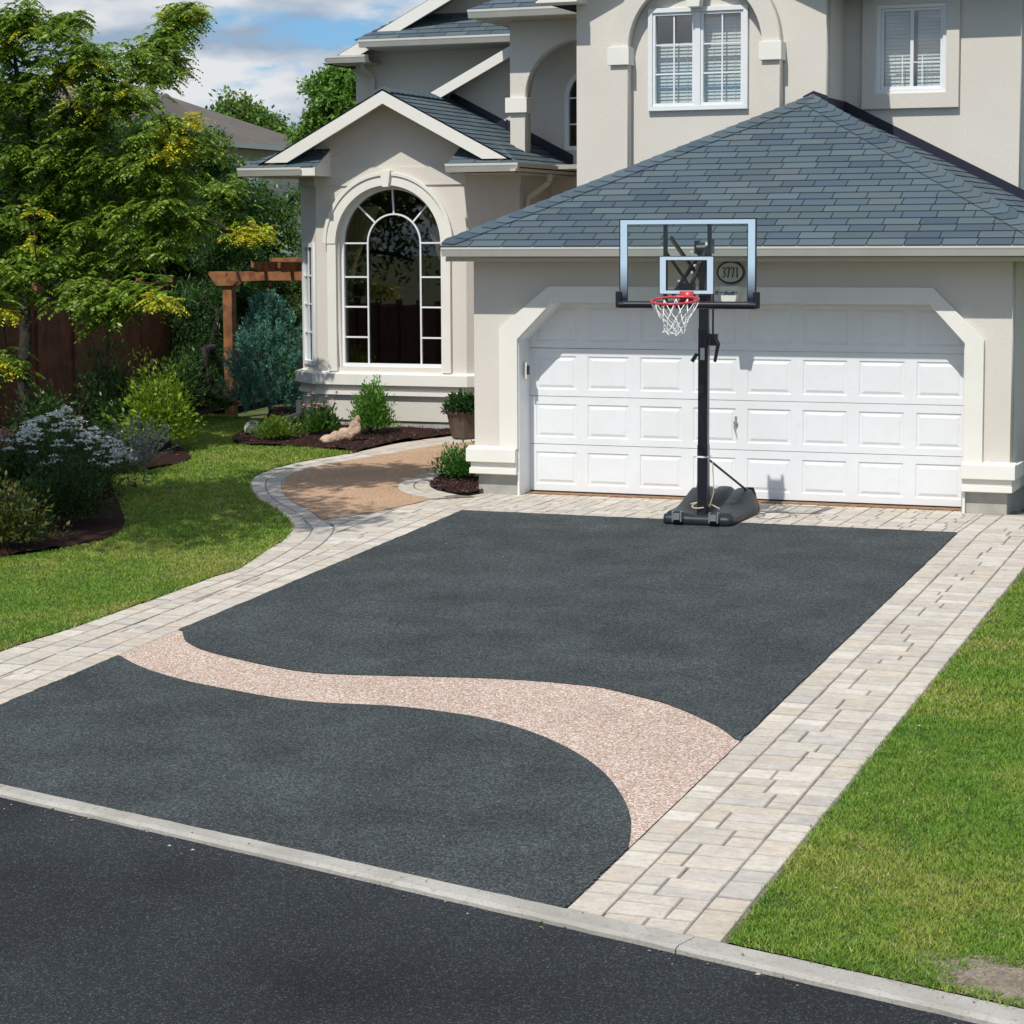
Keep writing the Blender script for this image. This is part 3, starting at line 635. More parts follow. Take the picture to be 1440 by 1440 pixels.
# white jamb lining of the opening
q = MB(); Yd = .32
ln = [(.545, -.02), (.545, 1.74), (.96, 2.155), (5.10, 2.155), (5.47, 1.755), (5.47, -.02)]
for a, b in zip(ln[:-1], ln[1:]):
    d = V((b[0]-a[0], 0, b[1]-a[1])).normalized(); nn = V((-d.z, 0, d.x))
    q.prism([(a[0], -.02, a[1]), (b[0], -.02, b[1]), (b[0]+nn.x*.024, -.02, b[1]+nn.z*.024), (a[0]+nn.x*.024, -.02, a[1]+nn.z*.024)], (0, Yd+.1, 0))
part('door_jamb', q, 'vinyl')
box('threshold', (.55, .16, -.06), (5.45, .46, .012), 'brown_sill')
# sectional door: four sections of eight raised panels
def door_mesh():
    q = MB(); x0, x1 = .50, 5.50; zz = [.025, .555, 1.095, 1.635, 2.20]; n = 8; pw = (5.46-.555)/n
    for s in range(4):
        z0, z1 = zz[s]+.003, zz[s+1]-.003; y = Yd
        q.box((x0, y+.012, z0), (x1, y+.05, z1))
        cols = [(.555+pw*i+.065, .555+pw*(i+1)-.065) for i in range(n)]; pz0, pz1 = z0+.075, z1-.085
        # face around the panels
        q.face([(x0, y, z0), (x1, y, z0), (x1, y, pz0), (x0, y, pz0)]); q.face([(x0, y, pz1), (x1, y, pz1), (x1, y, z1), (x0, y, z1)])
        q.face([(x0, y, z0), (x1, y, z0), (x1, y+.012, z0), (x0, y+.012, z0)]); q.face([(x0, y, z1), (x1, y, z1), (x1, y+.012, z1), (x0, y+.012, z1)])
        edges = [x0]+[e for c in cols for e in c]+[x1]
        for i in range(0, len(edges), 2): q.face([(edges[i], y, pz0), (edges[i+1], y, pz0), (edges[i+1], y, pz1), (edges[i], y, pz1)])
        for a, b in cols:
            rings = []
            for ins, dy in ((0, 0), (.010, .010), (.024, .010), (.050, .001), (.058, .001)):
                rings.append([(a+ins, y+dy, pz0+ins), (b-ins, y+dy, pz0+ins), (b-ins, y+dy, pz1-ins), (a+ins, y+dy, pz1-ins)])
            for r0, r1 in zip(rings[:-1], rings[1:]):
                for i in range(4): q.face([r0[i], r0[(i+1) % 4], r1[(i+1) % 4], r1[i]])
            q.face(rings[-1])
    return q
gd = part('garage_door', door_mesh(), 'vinyl')
q = MB(); q.box((.56, Yd+.004, -.004), (5.455, Yd+.04, .024)); q.build('weather_seal', M['rubber'], gd)
q = MB(); hx, hz = aY(1035, 597, Yd).x, aY(1035, 597, Yd).z
q.tube([(hx, Yd, hz+.02), (hx, Yd-.03, hz+.02)], .022, 12); q.tube([(hx, Yd-.03, hz+.02), (hx-.01, Yd-.035, hz-.03), (hx+.012, Yd-.03, hz-.12)], [.009, .008, .004], 8); q.box((hx-.012, Yd-.01, hz-.02), (hx+.012, Yd-.001, hz+.09))
q.build('handle', M['bare_steel'], gd)
# ---- garage roof
E_, F_, K_ = V((-.20, -.5, 2.765)), V((6.45, -.5, 2.765)), V((3.125, 2.825, 4.455)); sl = .5083
K2, F2, E2 = V((3.125, 4.0, 4.455)), V((6.45, 9, 2.765)), V((-.20, 6.2, 2.765))
roof = MB()
roof.poly([E_, F_, K_, K2+V((0, 5, 0)), F2, E2+V((0, 2.8, 0))], [(0, 1, 2), (1, 4, 3, 2), (0, 2, 3, 5)]); rt = roof.build('roof', M['underlay'], H)
q = MB(); shingles(q, [E_, F_, K_], (1, 0, 0), (0, 1, sl)); shingles(q, [F_, F2, K2+V((0, 5, 0)), K_], (0, 1, 0), (-1, 0, sl)); shingles(q, [E_, K_, K2, (-.2, 4, 2.765)], (0, 1, 0), (1, 0, sl))
caps(q, E_+V((.02, .02, .01)), K_, (1, 0, 0), V((0, 1, sl))); caps(q, F_+V((-.02, .02, .01)), K_, V((-1, 0, 0)), V((0, 1, sl)), w=.16); caps(q, K_, K2, (1, 0, -sl), (-1, 0, -sl))
q.build('shingles', M['shingle'], rt, tint=True)
gutter_x(-.185, 6.5, -.5, 2.775)
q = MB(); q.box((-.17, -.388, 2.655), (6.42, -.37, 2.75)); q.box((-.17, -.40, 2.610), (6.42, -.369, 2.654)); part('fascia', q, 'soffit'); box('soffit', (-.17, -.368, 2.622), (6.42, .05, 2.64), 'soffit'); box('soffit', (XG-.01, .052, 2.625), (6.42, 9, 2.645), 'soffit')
gutter_y(-.385, 9, 6.56, 2.775)
# ---- upper front block with the double window
YB, YR = 3.0, 4.0; XB0, XB1, XR1 = .15, 3.27, 5.38; ZE = 5.93
wx0, wx1, wz0, wz1 = 1.085, 2.33, 4.39, 5.615
hole = [(wx0+.03, wz0+.03), (wx1-.03, wz0+.03), (wx1-.03, wz1-.03), (wx0+.03, wz1-.03)]
slab('wall', [(XB0, 2.4), (XB1, 2.4), (XB1, ZE), ((XB0+XB1)/2, ZE+.78), (XB0, ZE)], [hole], (0, YB+.2, 0), (1, 0, 0), (0, -1, 0), .2, M['stucco'], H)
box('wall', (XB1-.2, YB+.2, 2.9), (XB1, YR+.2, ZE), 'stucco'); box('wall', (XB0, YB+.2, 2.4), (XB0+.2, 9, ZE), 'stucco')
YP = YB-.175; c0 = (.865+2.54)/2; ri = (2.54-.865)/2; ro = ri+.215; zs = 4.95
ap = [(c0-ro, 2.6), (c0-ri, 2.6), (c0-ri, zs)]+arcpts(c0, 5.13, ri, 180, 0, 32)+[(c0+ri, zs), (c0+ri, 2.6), (c0+ro, 2.6)]+arcpts(c0, 5.13, ro, 0, 180, 32)
slab('arch_surround', ap, [], (0, YB-.001, 0), (1, 0, 0), (0, -1, 0), .175, M['stucco'], H)
for xa in (c0-ro-.03, c0+ri-.03):
    box('capital', (xa, YP-.045, 4.945), (xa+.275, YB-.002, 5.16), 'trim', bevel=.004)
q = MB(); q.prism([(c0-.14, YP-.05, 6.1), (c0+.14, YP-.05, 6.1), (c0+.075, YP-.05, 5.60), (c0-.075, YP-.05, 5.60)], (0, .16, 0)); part('keystone', q, 'trim', bevel=.004)
q = MB()                                       # gable roof over the block, eaves ends come down past the corners
cx = (XB0+XB1)/2; zt = ZE+.16+.5*((XB1-XB0)/2)
for sgn in (-1, 1):
    xe = cx+sgn*((XB1-XB0)/2+.40); ze = zt-.5*abs(xe-cx)
    q.prism([(cx, YB-.36, zt), (xe, YB-.36, ze), (xe, YB-.36, ze-.16), (cx, YB-.36, zt-.16)], (0, 6, 0))
rb = part('roof', q, 'underlay')
q = MB()
for sgn in (-1, 1):
    xe = cx+sgn*((XB1-XB0)/2+.42); ze = zt-.5*abs(xe-cx)
    shingles(q, [(xe, YB-.38, ze+.01), (xe, 9, ze+.01), (cx, 9, zt+.01), (cx, YB-.38, zt+.01)], (0, 1, 0), (-sgn, 0, .5))
q.build('shingles', M['shingle'], rb, tint=True)
box('cornice_return', (XB0-.40, YB-.36, ZE-.22), (XB0+.13, YB-.001, ZE-.02), 'fascia'); box('cornice_return', (XB1-.13+.1, YB-.36, ZE-.18), (XB1+.40, YB-.001, ZE-.05), 'fascia')
# ---- right upper wall with the single window
ux0, ux1, uz0, uz1 = 3.66, 4.51, 4.585, 5.65
slab('wall', [(XB1-.05, 2.7), (XR1, 2.7), (XR1, ZE+.05), (XB1-.05, ZE+.05)], [[(ux0+.02, uz0+.02), (ux1-.02, uz0+.02), (ux1-.02, uz1-.02), (ux0+.02, uz1-.02)]], (0, YR+.2, 0), (1, 0, 0), (0, -1, 0), .2, M['stucco'], H)
box('wall', (XR1-.2, YR+.2, 2.7), (XR1, 9, ZE+.05), 'stucco')
slab('window_surround', [(3.49, 4.40), (4.665, 4.40), (4.665, 5.84), (3.49, 5.84)], [[(ux0, uz0), (ux1, uz0), (ux1, uz1), (ux0, uz1)]], (0, YR-.001, 0), (1, 0, 0), (0, -1, 0), .07, M['stucco'], H, bevel=.006)
q = MB(); q.prism([(XB1+.2, YR-.5, ZE+.13), (6.0, YR-.5, ZE+.13), (6.0, YR-.5, ZE-.02), (XB1+.2, YR-.5, ZE-.02)], (0, .49, 0)); q.poly([(XB1, YR-.5, ZE+.13), (6.0, YR-.5, ZE+.13), (6.0, 12, ZE+.13), (3, 7, ZE+1.8), (XB1, 7, ZE+1.8)], [(0, 1, 3, 4), (1, 2, 3)])
part('roof', q, 'underlay'); gutter_x(XB1+.42, 6.05, YR-.56, ZE+.14)
q = MB()                                       # dark step flashing where the garage roof meets the walls
za = 4.455-sl*(XB1-3.125)
q.prism([(XB1, YR-.02, za+.0), (6.1, YR-.02, 4.455-sl*(6.1-3.125)), (6.1, YR-.02, 4.455-sl*(6.1-3.125)+.13), (XB1, YR-.02, za+.13)], (0, .018, 0))
q.prism([(XB1+.002, YB-.01, za+.02), (XB1+.002, YR, za+.02), (XB1+.002, YR, za+.12), (XB1+.002, YB-.01, za+.12)], (.02, 0, 0))
q.prism([(3.0, YB-.014, 4.52), (3.125, YB-.014, 4.58), (XB1+.02, YB-.014, 4.52), (XB1+.02, YB-.014, 4.38), (3.0, YB-.014, 4.42)], (0, .013, 0))
part('flashing', q, 'flashing')
# ---- windows
def room(name, x0, x1, z0, z1, y0, y1, m='room', parent=H):
    q = MB(); e = .0
    q.face([(x0, y1, z0), (x1, y1, z0), (x1, y1, z1), (x0, y1, z1)]); q.face([(x0, y0, z0), (x0, y1, z0), (x0, y1, z1), (x0, y0, z1)]); q.face([(x1, y0, z0), (x1, y1, z0), (x1, y1, z1), (x1, y0, z1)])
    q.face([(x0, y0, z0), (x1, y0, z0), (x1, y1, z0), (x0, y1, z0)]); q.face([(x0, y0, z1), (x1, y0, z1), (x1, y1, z1), (x0, y1, z1)]); return part(name, q, m)
def slats(x0, x1, z0, z1, y, parent, pitch=.042):
    q = MB(); z = z0+.02
    while z < z1: q.obox(((x0+x1)/2, y, z), (1, 0, 0), (0, .45, .89), (0, -.89, .45), (x1-x0)/2, .024, .0015); z += pitch
    for x in (x0+.12, x1-.12): q.box((x-.002, y-.025, z0), (x+.002, y-.022, z1))
    q.build('blind', M['blind'], parent)
def frame_ring(q, x0, x1, z0, z1, w, ya, yb):
    q.box((x0, ya, z0), (x1, yb, z0+w)); q.box((x0, ya, z1-w), (x1, yb, z1)); q.box((x0, ya, z0+w), (x0+w, yb, z1-w)); q.box((x1-w, ya, z0+w), (x1, yb, z1-w))
q = MB(); frame_ring(q, wx0, wx1, wz0, wz1, .055, YB-.055, YB+.06); xm = (wx0+wx1)/2; q.box((xm-.035, YB-.050, wz0+.055), (xm+.035, YB+.06, wz1-.055))
for (a, b) in ((wx0+.055, xm-.035), (xm+.035, wx1-.055)): frame_ring(q, a+.002, b-.002, wz0+.057, wz1-.057, .032, YB-.035, YB+.045)
win = part('window', q, 'vinyl', bevel=.003)
for (a, b) in ((wx0+.09, xm-.07), (xm+.07, wx1-.09)):
    q = MB(); m_ = (a+b)/2; q.box((m_-.009, YB-.020, wz0+.09), (m_+.009, YB+.002, wz1-.09))
    for k in (1, 2): z = wz0+.09+(wz1-wz0-.18)*k/3; q.box((a, YB-.019, z-.009), (b, YB+.001, z+.009))
    q.build('grille', M['vinyl'], win)
    q = MB(); q.box((a-.01, YB+.008, wz0+.08), (b+.01, YB+.014, wz1-.08)); q.build('pane', M['glass'], win)
slats(wx0+.07, xm-.045, wz0+.06, wz1-.40, YB+.12, win); slats(xm+.045, wx1-.07, wz0+.06, wz1-.12, YB+.12, win)
room('interior', wx0-.1, wx1+.1, wz0-.1, wz1+.1, YB+.202, YB+1.6, 'room_light')
q = MB(); frame_ring(q, ux0, ux1, uz0, uz1, .05, YR-.03, YR+.06); frame_ring(q, ux0+.052, ux1-.052, uz0+.052, uz1-.052, .03, YR-.005, YR+.05); um = (ux0+ux1)/2; q.box((um-.02, YR+.0, uz0+.05), (um+.02, YR+.05, uz1-.05))
win = part('window', q, 'vinyl', bevel=.003)
q = MB(); q.box((ux0+.20, YR+.012, 4.948), (ux1-.085, YR+.022, 4.960))
for x in (ux0+.31, ux0+.55): q.box((x-.006, YR+.011, 4.70), (x+.006, YR+.021, 5.04))
q.build('grille', M['vinyl'], win); q = MB(); q.box((ux0+.06, YR+.024, uz0+.06), (ux1-.06, YR+.03, uz1-.06)); q.build('pane', M['glass'], win)
slats(um+.05, ux1-.08, uz0+.09, uz1-.06, YR+.12, win, .045); slats(ux0+.08, um-.04, uz0+.09, uz1-.06, YR+.12, win, .045)
room('interior', ux0-.1, ux1+.1, uz0-.1, uz1+.1, YR+.202, YR+1.6, 'room_light')
# ---- bay with the great arched window
L1, R1, L2, R2 = (-4.14, 4.4), (-1.92, 4.4), (-4.60, 4.86), (-1.37, 4.95); XA, ZA = -2.92, 4.82
ax0, ax1, az0, azs = -3.82, -2.27, 1.12, 2.80
rz = lambda x, d=.0: ZA-.52*abs(x-XA)-d
slab('wall', [(L1[0], .40), (R1[0], .40), (R1[0], rz(R1[0], .085)), (XA, ZA-.085), (L1[0], rz(L1[0], .085))], [archpoly(ax0, ax1, az0, azs)], (0, 4.6, 0), (1, 0, 0), (0, -1, 0), .2, M['stucco'], H)
def wall_seg(a, b, z0, z1, t, m, name='wall', holes=None, parent=H):
    a, b = V((a[0], a[1], 0)), V((b[0], b[1], 0)); u = (b-a); Lw = u.length; u.normalize(); n = V((u.y, -u.x, 0))     # n points outwards (to the viewer's side)
    return slab(name, [(0, z0), (Lw, z0), (Lw, z1), (0, z1)], holes or [], a-n*t, u, n, t, M[m], parent)
fl = math.dist(L1, L2)
wall_seg(L2, (L1[0]-.0015, L1[1]+.0015), .40, 3.85, .18, 'stucco', holes=[[(.10, 1.14), (fl-.09, 1.14), (fl-.09, 2.80), (.10, 2.80)]])
wall_seg((R1[0]+.0015, R1[1]+.0015), R2, .40, 3.9, .18, 'stucco'); wall_seg((R2[0], R2[1]+.002), (R2[0], 6.2), .40, 3.9, .18, 'stucco')
wall_seg((-4.60, 9.0), (L2[0], L2[1]+.002), .40, 3.85, .18, 'stucco')
def mitre_band(path, z0, z1, out, inn=0.0, slope=0):
    q = MB(); P = [V((p[0], p[1])) for p in path]; ns = []
    for a, b in zip(P[:-1], P[1:]): d = (b-a).normalized(); ns.append(V((d.y, -d.x)))
    off = []
    for i in range(len(P)):
        if i == 0: n = ns[0]
        elif i == len(P)-1: n = ns[-1]
        else: n = (ns[i-1]+ns[i]); n = n/n.dot(ns[i])
        off.append(n)
    for i in range(len(P)-1):
        A, B, na, nb = P[i], P[i+1], off[i], off[i+1]
        o0, o1, i0, i1 = A+na*out, B+nb*out, A-na*inn, B-nb*inn
        q.face([(o0.x, o0.y, z0), (o1.x, o1.y, z0), (o1.x, o1.y, z1), (o0.x, o0.y, z1)])
        q.face([(o0.x, o0.y, z1), (o1.x, o1.y, z1), (i1.x, i1.y, z1+slope), (i0.x, i0.y, z1+slope)]); q.face([(o0.x, o0.y, z0), (o1.x, o1.y, z0), (i1.x, i1.y, z0), (i0.x, i0.y, z0)])
    return q
bp_ = [(L2[0], 6.5), L2, L1, R1, R2, (R2[0], 6.2)]
part('moulding', mitre_band(bp_, .885, 1.03, .10, 0, .03), 'trim'); part('moulding', mitre_band(bp_, .80, .884, .035), 'stucco'); part('moulding', mitre_band(bp_, .745, .80, .06), 'trim')
part('footing', mitre_band(bp_, 0.0, .399, -.025), 'concrete')
part('frieze', mitre_band(bp_, 3.58, 3.82, .022), 'stucco')
q = MB(); o_ = .21
q.prism([(R1[0]-.0, 4.375, rz(R1[0], .097)), (XA, 4.375, ZA-.097), (L1[0], 4.375, rz(L1[0], .097)), (L1[0], 4.375, rz(L1[0], .14)-o_), (XA, 4.375, ZA-.14-o_), (R1[0], 4.375, rz(R1[0], .14)-o_)], (0, .024, 0)); part('frieze', q, 'stucco')
ac = (ax0+ax1)/2; r_ = (ax1-ax0)/2
def ringslab(name, r0, r1, ya, yb, m, zb=2.80, legs=None):
    P = arcpts(ac, azs, r1, 0, 180, 36)+arcpts(ac, azs, r0, 180, 0, 36); return slab(name, P, [], (0, yb, 0), (1, 0, 0), (0, -1, 0), yb-ya, M[m], H, bevel=.006)
ringslab('arch_moulding', r_+.002, r_+.17, 4.335, 4.399, 'trim'); ringslab('arch_moulding', r_+.135, r_+.185, 4.315, 4.334, 'trim')
for sg in (-1, 1):
    xa = ac+sg*(r_+.07); box('casing', (xa-.068, 4.345, 1.06), (xa+.068, 4.398, azs-.001), 'trim', bevel=.005)
q = MB(); zt_ = azs+r_; q.prism([(ac-.075, 4.28, zt_+.20), (ac+.075, 4.28, zt_+.20), (ac+.045, 4.28, zt_-.02), (ac-.045, 4.28, zt_-.02)], (0, .1, 0)); part('keystone', q, 'trim', bevel=.004)
# arched window: frame, grille, pane, curtains
Yw = 4.50
fo = archpoly(ax0+.001, ax1-.001, az0+.001, azs, 40); fi = archpoly(ax0+.05, ax1-.05, az0+.05, azs, 40)
aw = slab('window', fo, [fi], (0, Yw+.06, 0), (1, 0, 0), (0, -1, 0), .07, M['vinyl'], H, bevel=.004)
q = MB(); x0, x1 = aY(517, 400, Yw).x, aY(591, 400, Yw).x; ri2 = (x1-x0)/2; xc = (x0+x1)/2; w2 = .011; ya, yb = Yw+.012, Yw+.028
zi = aY(553, 301, Yw).z-ri2
q.box((x0-w2, ya, az0+.05), (x0+w2, yb, zi)); q.box((x1-w2, ya, az0+.05), (x1+w2, yb, zi))
A1, A2 = arcpts(xc, zi, ri2+w2, 0, 180, 24), arcpts(xc, zi, ri2-w2, 0, 180, 24)
for i in range(24): q.prism([(A1[i][0], ya, A1[i][1]), (A1[i+1][0], ya, A1[i+1][1]), (A2[i+1][0], ya, A2[i+1][1]), (A2[i][0], ya, A2[i][1])], (0, yb-ya, 0))
for an in (45, 90, 135):
    c, s = math.cos(math.radians(an)), math.sin(math.radians(an)); q.bar((xc+c*ri2, (ya+yb)/2, zi+s*ri2), (ac+c*(r_-.04), (ya+yb)/2, azs+s*(r_-.04)), .022, yb-ya-.002, up=(0, 1, 0)) if False else q.obox((V((xc+c*ri2, (ya+yb)/2, zi+s*ri2))+V((ac+c*(r_-.04), (ya+yb)/2, azs+s*(r_-.04))))/2, V((ac+c*(r_-.04)-xc-c*ri2, 0, azs+s*(r_-.04)-zi-s*ri2)), V((0, 1, 0)), V((-(azs+s*(r_-.04)-zi-s*ri2), 0, ac+c*(r_-.04)-xc-c*ri2)), (V((ac+c*(r_-.04)-xc-c*ri2, 0, azs+s*(r_-.04)-zi-s*ri2))).length/2, (yb-ya)/2-.001, .011)
for yy in (342, 389.5, 431.5, 474):
    z = aY(500, yy, Yw).z; q.box((ax0+.04, ya+.001, z-.011), (x0-w2, yb-.001, z+.011)); q.box((x1+w2, ya+.001, z-.011), (ax1-.04, yb-.001, z+.011))
q.build('grille', M['vinyl'], aw)
slab('pane', archpoly(ax0+.04, ax1-.04, az0+.04, azs, 40), [], (0, Yw+.042, 0), (1, 0, 0), (0, -1, 0), .006, M['dark_glass'], aw)
for sg in (-1, 1):                             # tied-back curtains
    q = MB(); n = 30
    for k in range(14):
        t0, t1 = k/14, (k+1)/14; z0, z1 = 3.3-1.25*t0, 3.3-1.25*t1
        def edge_(t): return .04+.45*(1-t)**1.6, .0
        for j in range(n):
            f0, f1 = j/n, (j+1)/n; X = lambda t, f: ac+sg*(r_-.02-edge_(t)[0]*f); Yy = lambda f: Yw+.22+.025*math.sin(f*38)
            q.face([(X(t0, f0), Yy(f0), z0), (X(t0, f1), Yy(f1), z0), (X(t1, f1), Yy(f1), z1), (X(t1, f0), Yy(f0), z1)])
    q.build('curtain', M['curtain'], aw, smooth=True)
room('interior', -4.1, -2.0, .6, 3.7, 4.601, 6.1, 'room')
# narrow window in the left cheek of the bay
u = V((L1[0]-L2[0], L1[1]-L2[1], 0)).normalized(); n = V((u.y, -u.x, 0)); o0 = V((L2[0], L2[1], 0))
cw = slab('window', [(.09, 1.13), (fl-.08, 1.13), (fl-.08, 2.81), (.09, 2.81)], [[(.15, 1.19), (fl-.14, 1.19), (fl-.14, 2.75), (.15, 2.75)]], o0-n*.05, u, n, .075, M['vinyl'], H, bevel=.003)
q = MB()
for z in (1.58, 1.97, 2.36): q.obox(o0+u*fl/2+n*.004+V((0, 0, z)), u, n, (0, 0, 1), fl/2-.13, .008, .010)
q.obox(o0+u*fl/2+n*.004+V((0, 0, 1.97)), u, n, (0, 0, 1), .010, .0075, .79); q.build('grille', M['vinyl'], cw)
slab('pane', [(.14, 1.18), (fl-.13, 1.18), (fl-.13, 2.76), (.14, 2.76)], [], o0-n*.02, u, n, .006, M['glass'], cw)
q = MB(); q.obox(o0+u*fl/2-n*.10+V((0, 0, 1.97)), u, n, (0, 0, 1), fl/2-.08, .003, .8); q.build('blind', M['curtain'], cw)
# bay roof: one gable whose rakes stand proud, short eave returns either side
YF = 3.95; XLe, XRe = -4.90, -.98; XLg = -5.05
q = MB()
for xe in (XLe, XRe):
    d = .045
    q.prism([(XA, YF+.03, ZA-.005), (xe, YF+.03, rz(xe, .005)), (xe, YF+.03, rz(xe, d)), (XA, YF+.03, ZA-d)], (0, (6.195 if xe > XA else 8.0)-YF-.03, 0))
rb = part('roof', q, 'underlay')
q = MB()
for xe, sg, y1 in ((XLe, 1, 8.0), (XRe, -1, 6.19)): shingles(q, [(xe, YF, rz(xe)), (xe, y1, rz(xe)), (XA, y1, ZA), (XA, YF, ZA)], (0, 1, 0), (sg, 0, .52), ex=.15)
caps(q, (XA, YF, ZA+.004), (XA, 6.15, ZA+.004), (1, 0, -.52), (-1, 0, -.52), w=.13); q.build('shingles', M['shingle'], rb, tint=True)
q = MB(); fh = .165                            # white rake boards
xr_, xl_ = -1.16, -4.68
for xe, cut in ((xr_, 1), (xl_, -1)):
    zz = rz(xe, .012); q.prism([(XA, YF+.002, ZA-.012), (xe, YF+.002, zz), (xe-cut*.34, YF+.002, zz), (XA, YF+.002, ZA-.012-fh)], (0, .026, 0))
part('rake_board', q, 'fascia')
q = MB()
for xe in (xr_+.1, xl_-.1): q.prism([(XA, YF+.03, ZA-.05), (xe, YF+.03, rz(xe, .05)), (xe, YF+.03, rz(xe, .095)), (XA, YF+.03, ZA-.095)], (0, 4.37-YF-.03, 0))
part('soffit', q, 'soffit')
xa, xb = aY(335, 240, 3.9).x, aY(424, 240, 3.9).x
gutter_x(xa, xb, 3.86, 3.825); gutter_y(3.97, 8, XLe-.02, rz(XLe)+.03, -1)
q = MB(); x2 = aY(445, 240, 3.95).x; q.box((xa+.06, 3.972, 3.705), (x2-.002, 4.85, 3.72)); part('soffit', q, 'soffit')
q = MB(); q.prism([(x2-.001, 3.90, 3.71), (x2-.001, 4.39, 3.71), (x2-.001, 4.39, 4.06), (x2-.001, 3.90, 3.82)], (-.02, 0, 0)); q.box((xb-.02, 3.90, 3.712), (x2-.022, 3.925, 3.815)); part('fascia', q, 'fascia')
q = MB(); q.poly([(XLg, YF-.04, 3.815), (x2, YF-.04, 3.815), (x2, 4.398, 4.055), (XLg+.45, 4.398, 4.055)], [(0, 1, 2, 3)]); rs = part('return_roof', q, 'underlay')
q = MB(); shingles(q, [(XLg, YF-.04, 3.818), (x2, YF-.04, 3.818), (x2, 4.398, 4.058), (XLg+.45, 4.398, 4.058)], (1, 0, 0), (0, 1, .53), ex=.13); q.build('shingles', M['shingle'], rs, tint=True)
xc_, xd_ = aY(627, 235, 3.9).x, aY(729, 235, 3.9).x
gutter_x(xc_, xd_, 3.86, 3.835)
q = MB(); q.box((xc_+.03, 3.972, 3.70), (xd_-.05, 4.98, 3.716)); q.box((-1.4, 4.985, 3.70), (xd_-.05, 6.19, 3.716)); part('soffit', q, 'soffit')
q = MB(); q.poly([(xc_+.02, YF-.04, 3.825), (XRe, YF-.04, 3.825), (XRe-.45, 4.398, 4.065), (xc_+.02, 4.398, 4.065)], [(0, 1, 2, 3)]); rs = part('return_roof', q, 'underlay')
q = MB(); shingles(q, [(xc_+.02, YF-.04, 3.828), (XRe, YF-.04, 3.828), (XRe-.45, 4.398, 4.068), (xc_+.02, 4.398, 4.068)], (1, 0, 0), (0, 1, .53), ex=.13); q.build('shingles', M['shingle'], rs, tint=True)
gutter_y(3.865, 6.1, xd_+.005, 3.835, 1, 'downspout'); box('fascia', (xd_-.13, 3.975, 3.717), (xd_-.108, 6.1, 3.80), 'downspout')
def pipe(pts, name='downspout'):
    q = MB()
    for a, b in zip(pts[:-1], pts[1:]): q.bar(a, b, .075, .055)
    return part(name, q, 'downspout', bevel=.006)
pipe([(xd_-.03, 5.15, 3.72), (xd_-.03, 5.15, 3.62), (R2[0]+.06, 5.15, 3.40), (R2[0]+.05, 5.15, .5)])
pipe([(L2[0]-.02, 4.76, .62), (L2[0]-.02, 4.76, .42), (L2[0]-.18, 4.22, g(-4.8, 4.2)+.06), (L2[0]-.25, 4.0, g(-4.8, 4.0)+.05)])
# ---- back upper wall, porch arch, its little roof
bx0, bx1 = -1.17, -.35
slab('wall', [(-3.2, 3.5), (.16, 3.5), (.16, 6.0), (-1.3, 5.85), (-3.2, 4.80)], [archpoly(bx0+.02, bx1-.02, 4.09, 4.80, 20)], (0, 6.4, 0), (1, 0, 0), (0, -1, 0), .2, M['stucco'], H)
bw = slab('window', archpoly(bx0, bx1, 4.07, 4.80, 24), [archpoly(bx0+.06, bx1-.06, 4.13, 4.80, 24)], (0, 6.26, 0), (1, 0, 0), (0, -1, 0), .085, M['vinyl'], H)
q = MB(); q.box((bx0+.06, 6.2, 4.78), (bx1-.06, 6.22, 4.80)); q.box((bx0+.06, 6.2, 4.42), (bx1-.06, 6.22, 4.44)); q.box((bx0+.28, 6.199, 4.13), (bx0+.3, 6.221, 5.1)); q.build('grille', M['vinyl'], bw)
slab('pane', archpoly(bx0+.05, bx1-.05, 4.12, 4.80, 24), [], (0, 6.235, 0), (1, 0, 0), (0, -1, 0), .006, M['dark_glass'], bw); room('interior', bx0-.1, bx1+.1, 3.9, 5.3, 6.401, 7.4)
pa = [(-1.57, 3.9), (-1.36, 3.9), (-1.36, 4.74)]+arcpts(-.605, 4.74, .755, 180, 0, 32)+[(.149, 4.74), (.149, 3.6), (.149, 5.76), (-1.57, 5.76)]
pa = [(-1.57, 3.9), (-1.36, 3.9), (-1.36, 4.74)]+arcpts(-.605, 4.74, .755, 180, 2, 32)[1:]+[(.149, 4.80), (.149, 5.76), (-1.57, 5.76)]
slab('porch_arch', pa, [], (0, 5.36, 0), (1, 0, 0), (0, -1, 0), .22, M['stucco'], H)
box('capital', (-1.625, 5.09, 4.545), (-1.315, 5.40, 4.745), 'trim', bevel=.004)
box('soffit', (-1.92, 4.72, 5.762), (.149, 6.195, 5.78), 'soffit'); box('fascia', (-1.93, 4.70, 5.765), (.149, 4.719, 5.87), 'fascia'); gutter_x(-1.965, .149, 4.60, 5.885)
q = MB(); q.poly([(-1.96, 4.62, 5.875), (.149, 4.62, 5.875), (.149, 6.7, 6.957), (.12, 6.7, 6.957), (-1.96, 6.7, 5.875)], [(0, 1, 2, 3), (0, 3, 4)]); rp = part('roof', q, 'underlay')
q = MB(); shingles(q, [(-1.96, 4.62, 5.88), (.149, 4.62, 5.88), (.149, 6.7, 6.96), (.12, 6.7, 6.96)], (1, 0, 0), (0, 1, .52)); q.build('shingles', M['shingle'], rp, tint=True)
q = MB(); q.prism([(-2.05, 6.19, rz(-2.05)+.16), (-1.05, 6.19, rz(-1.05)+.16), (-1.05, 6.19, rz(-1.05)+.0), (-2.05, 6.19, rz(-2.05)+.0)], (0, .009, 0)); q.prism([(-2.9, 6.19, rz(-2.9)+.13), (-2.04, 6.19, rz(-2.04)+.13), (-2.04, 6.19, rz(-2.04)), (-2.9, 6.19, rz(-2.9))], (0, .009, 0)); part('flashing', q, 'flashing')
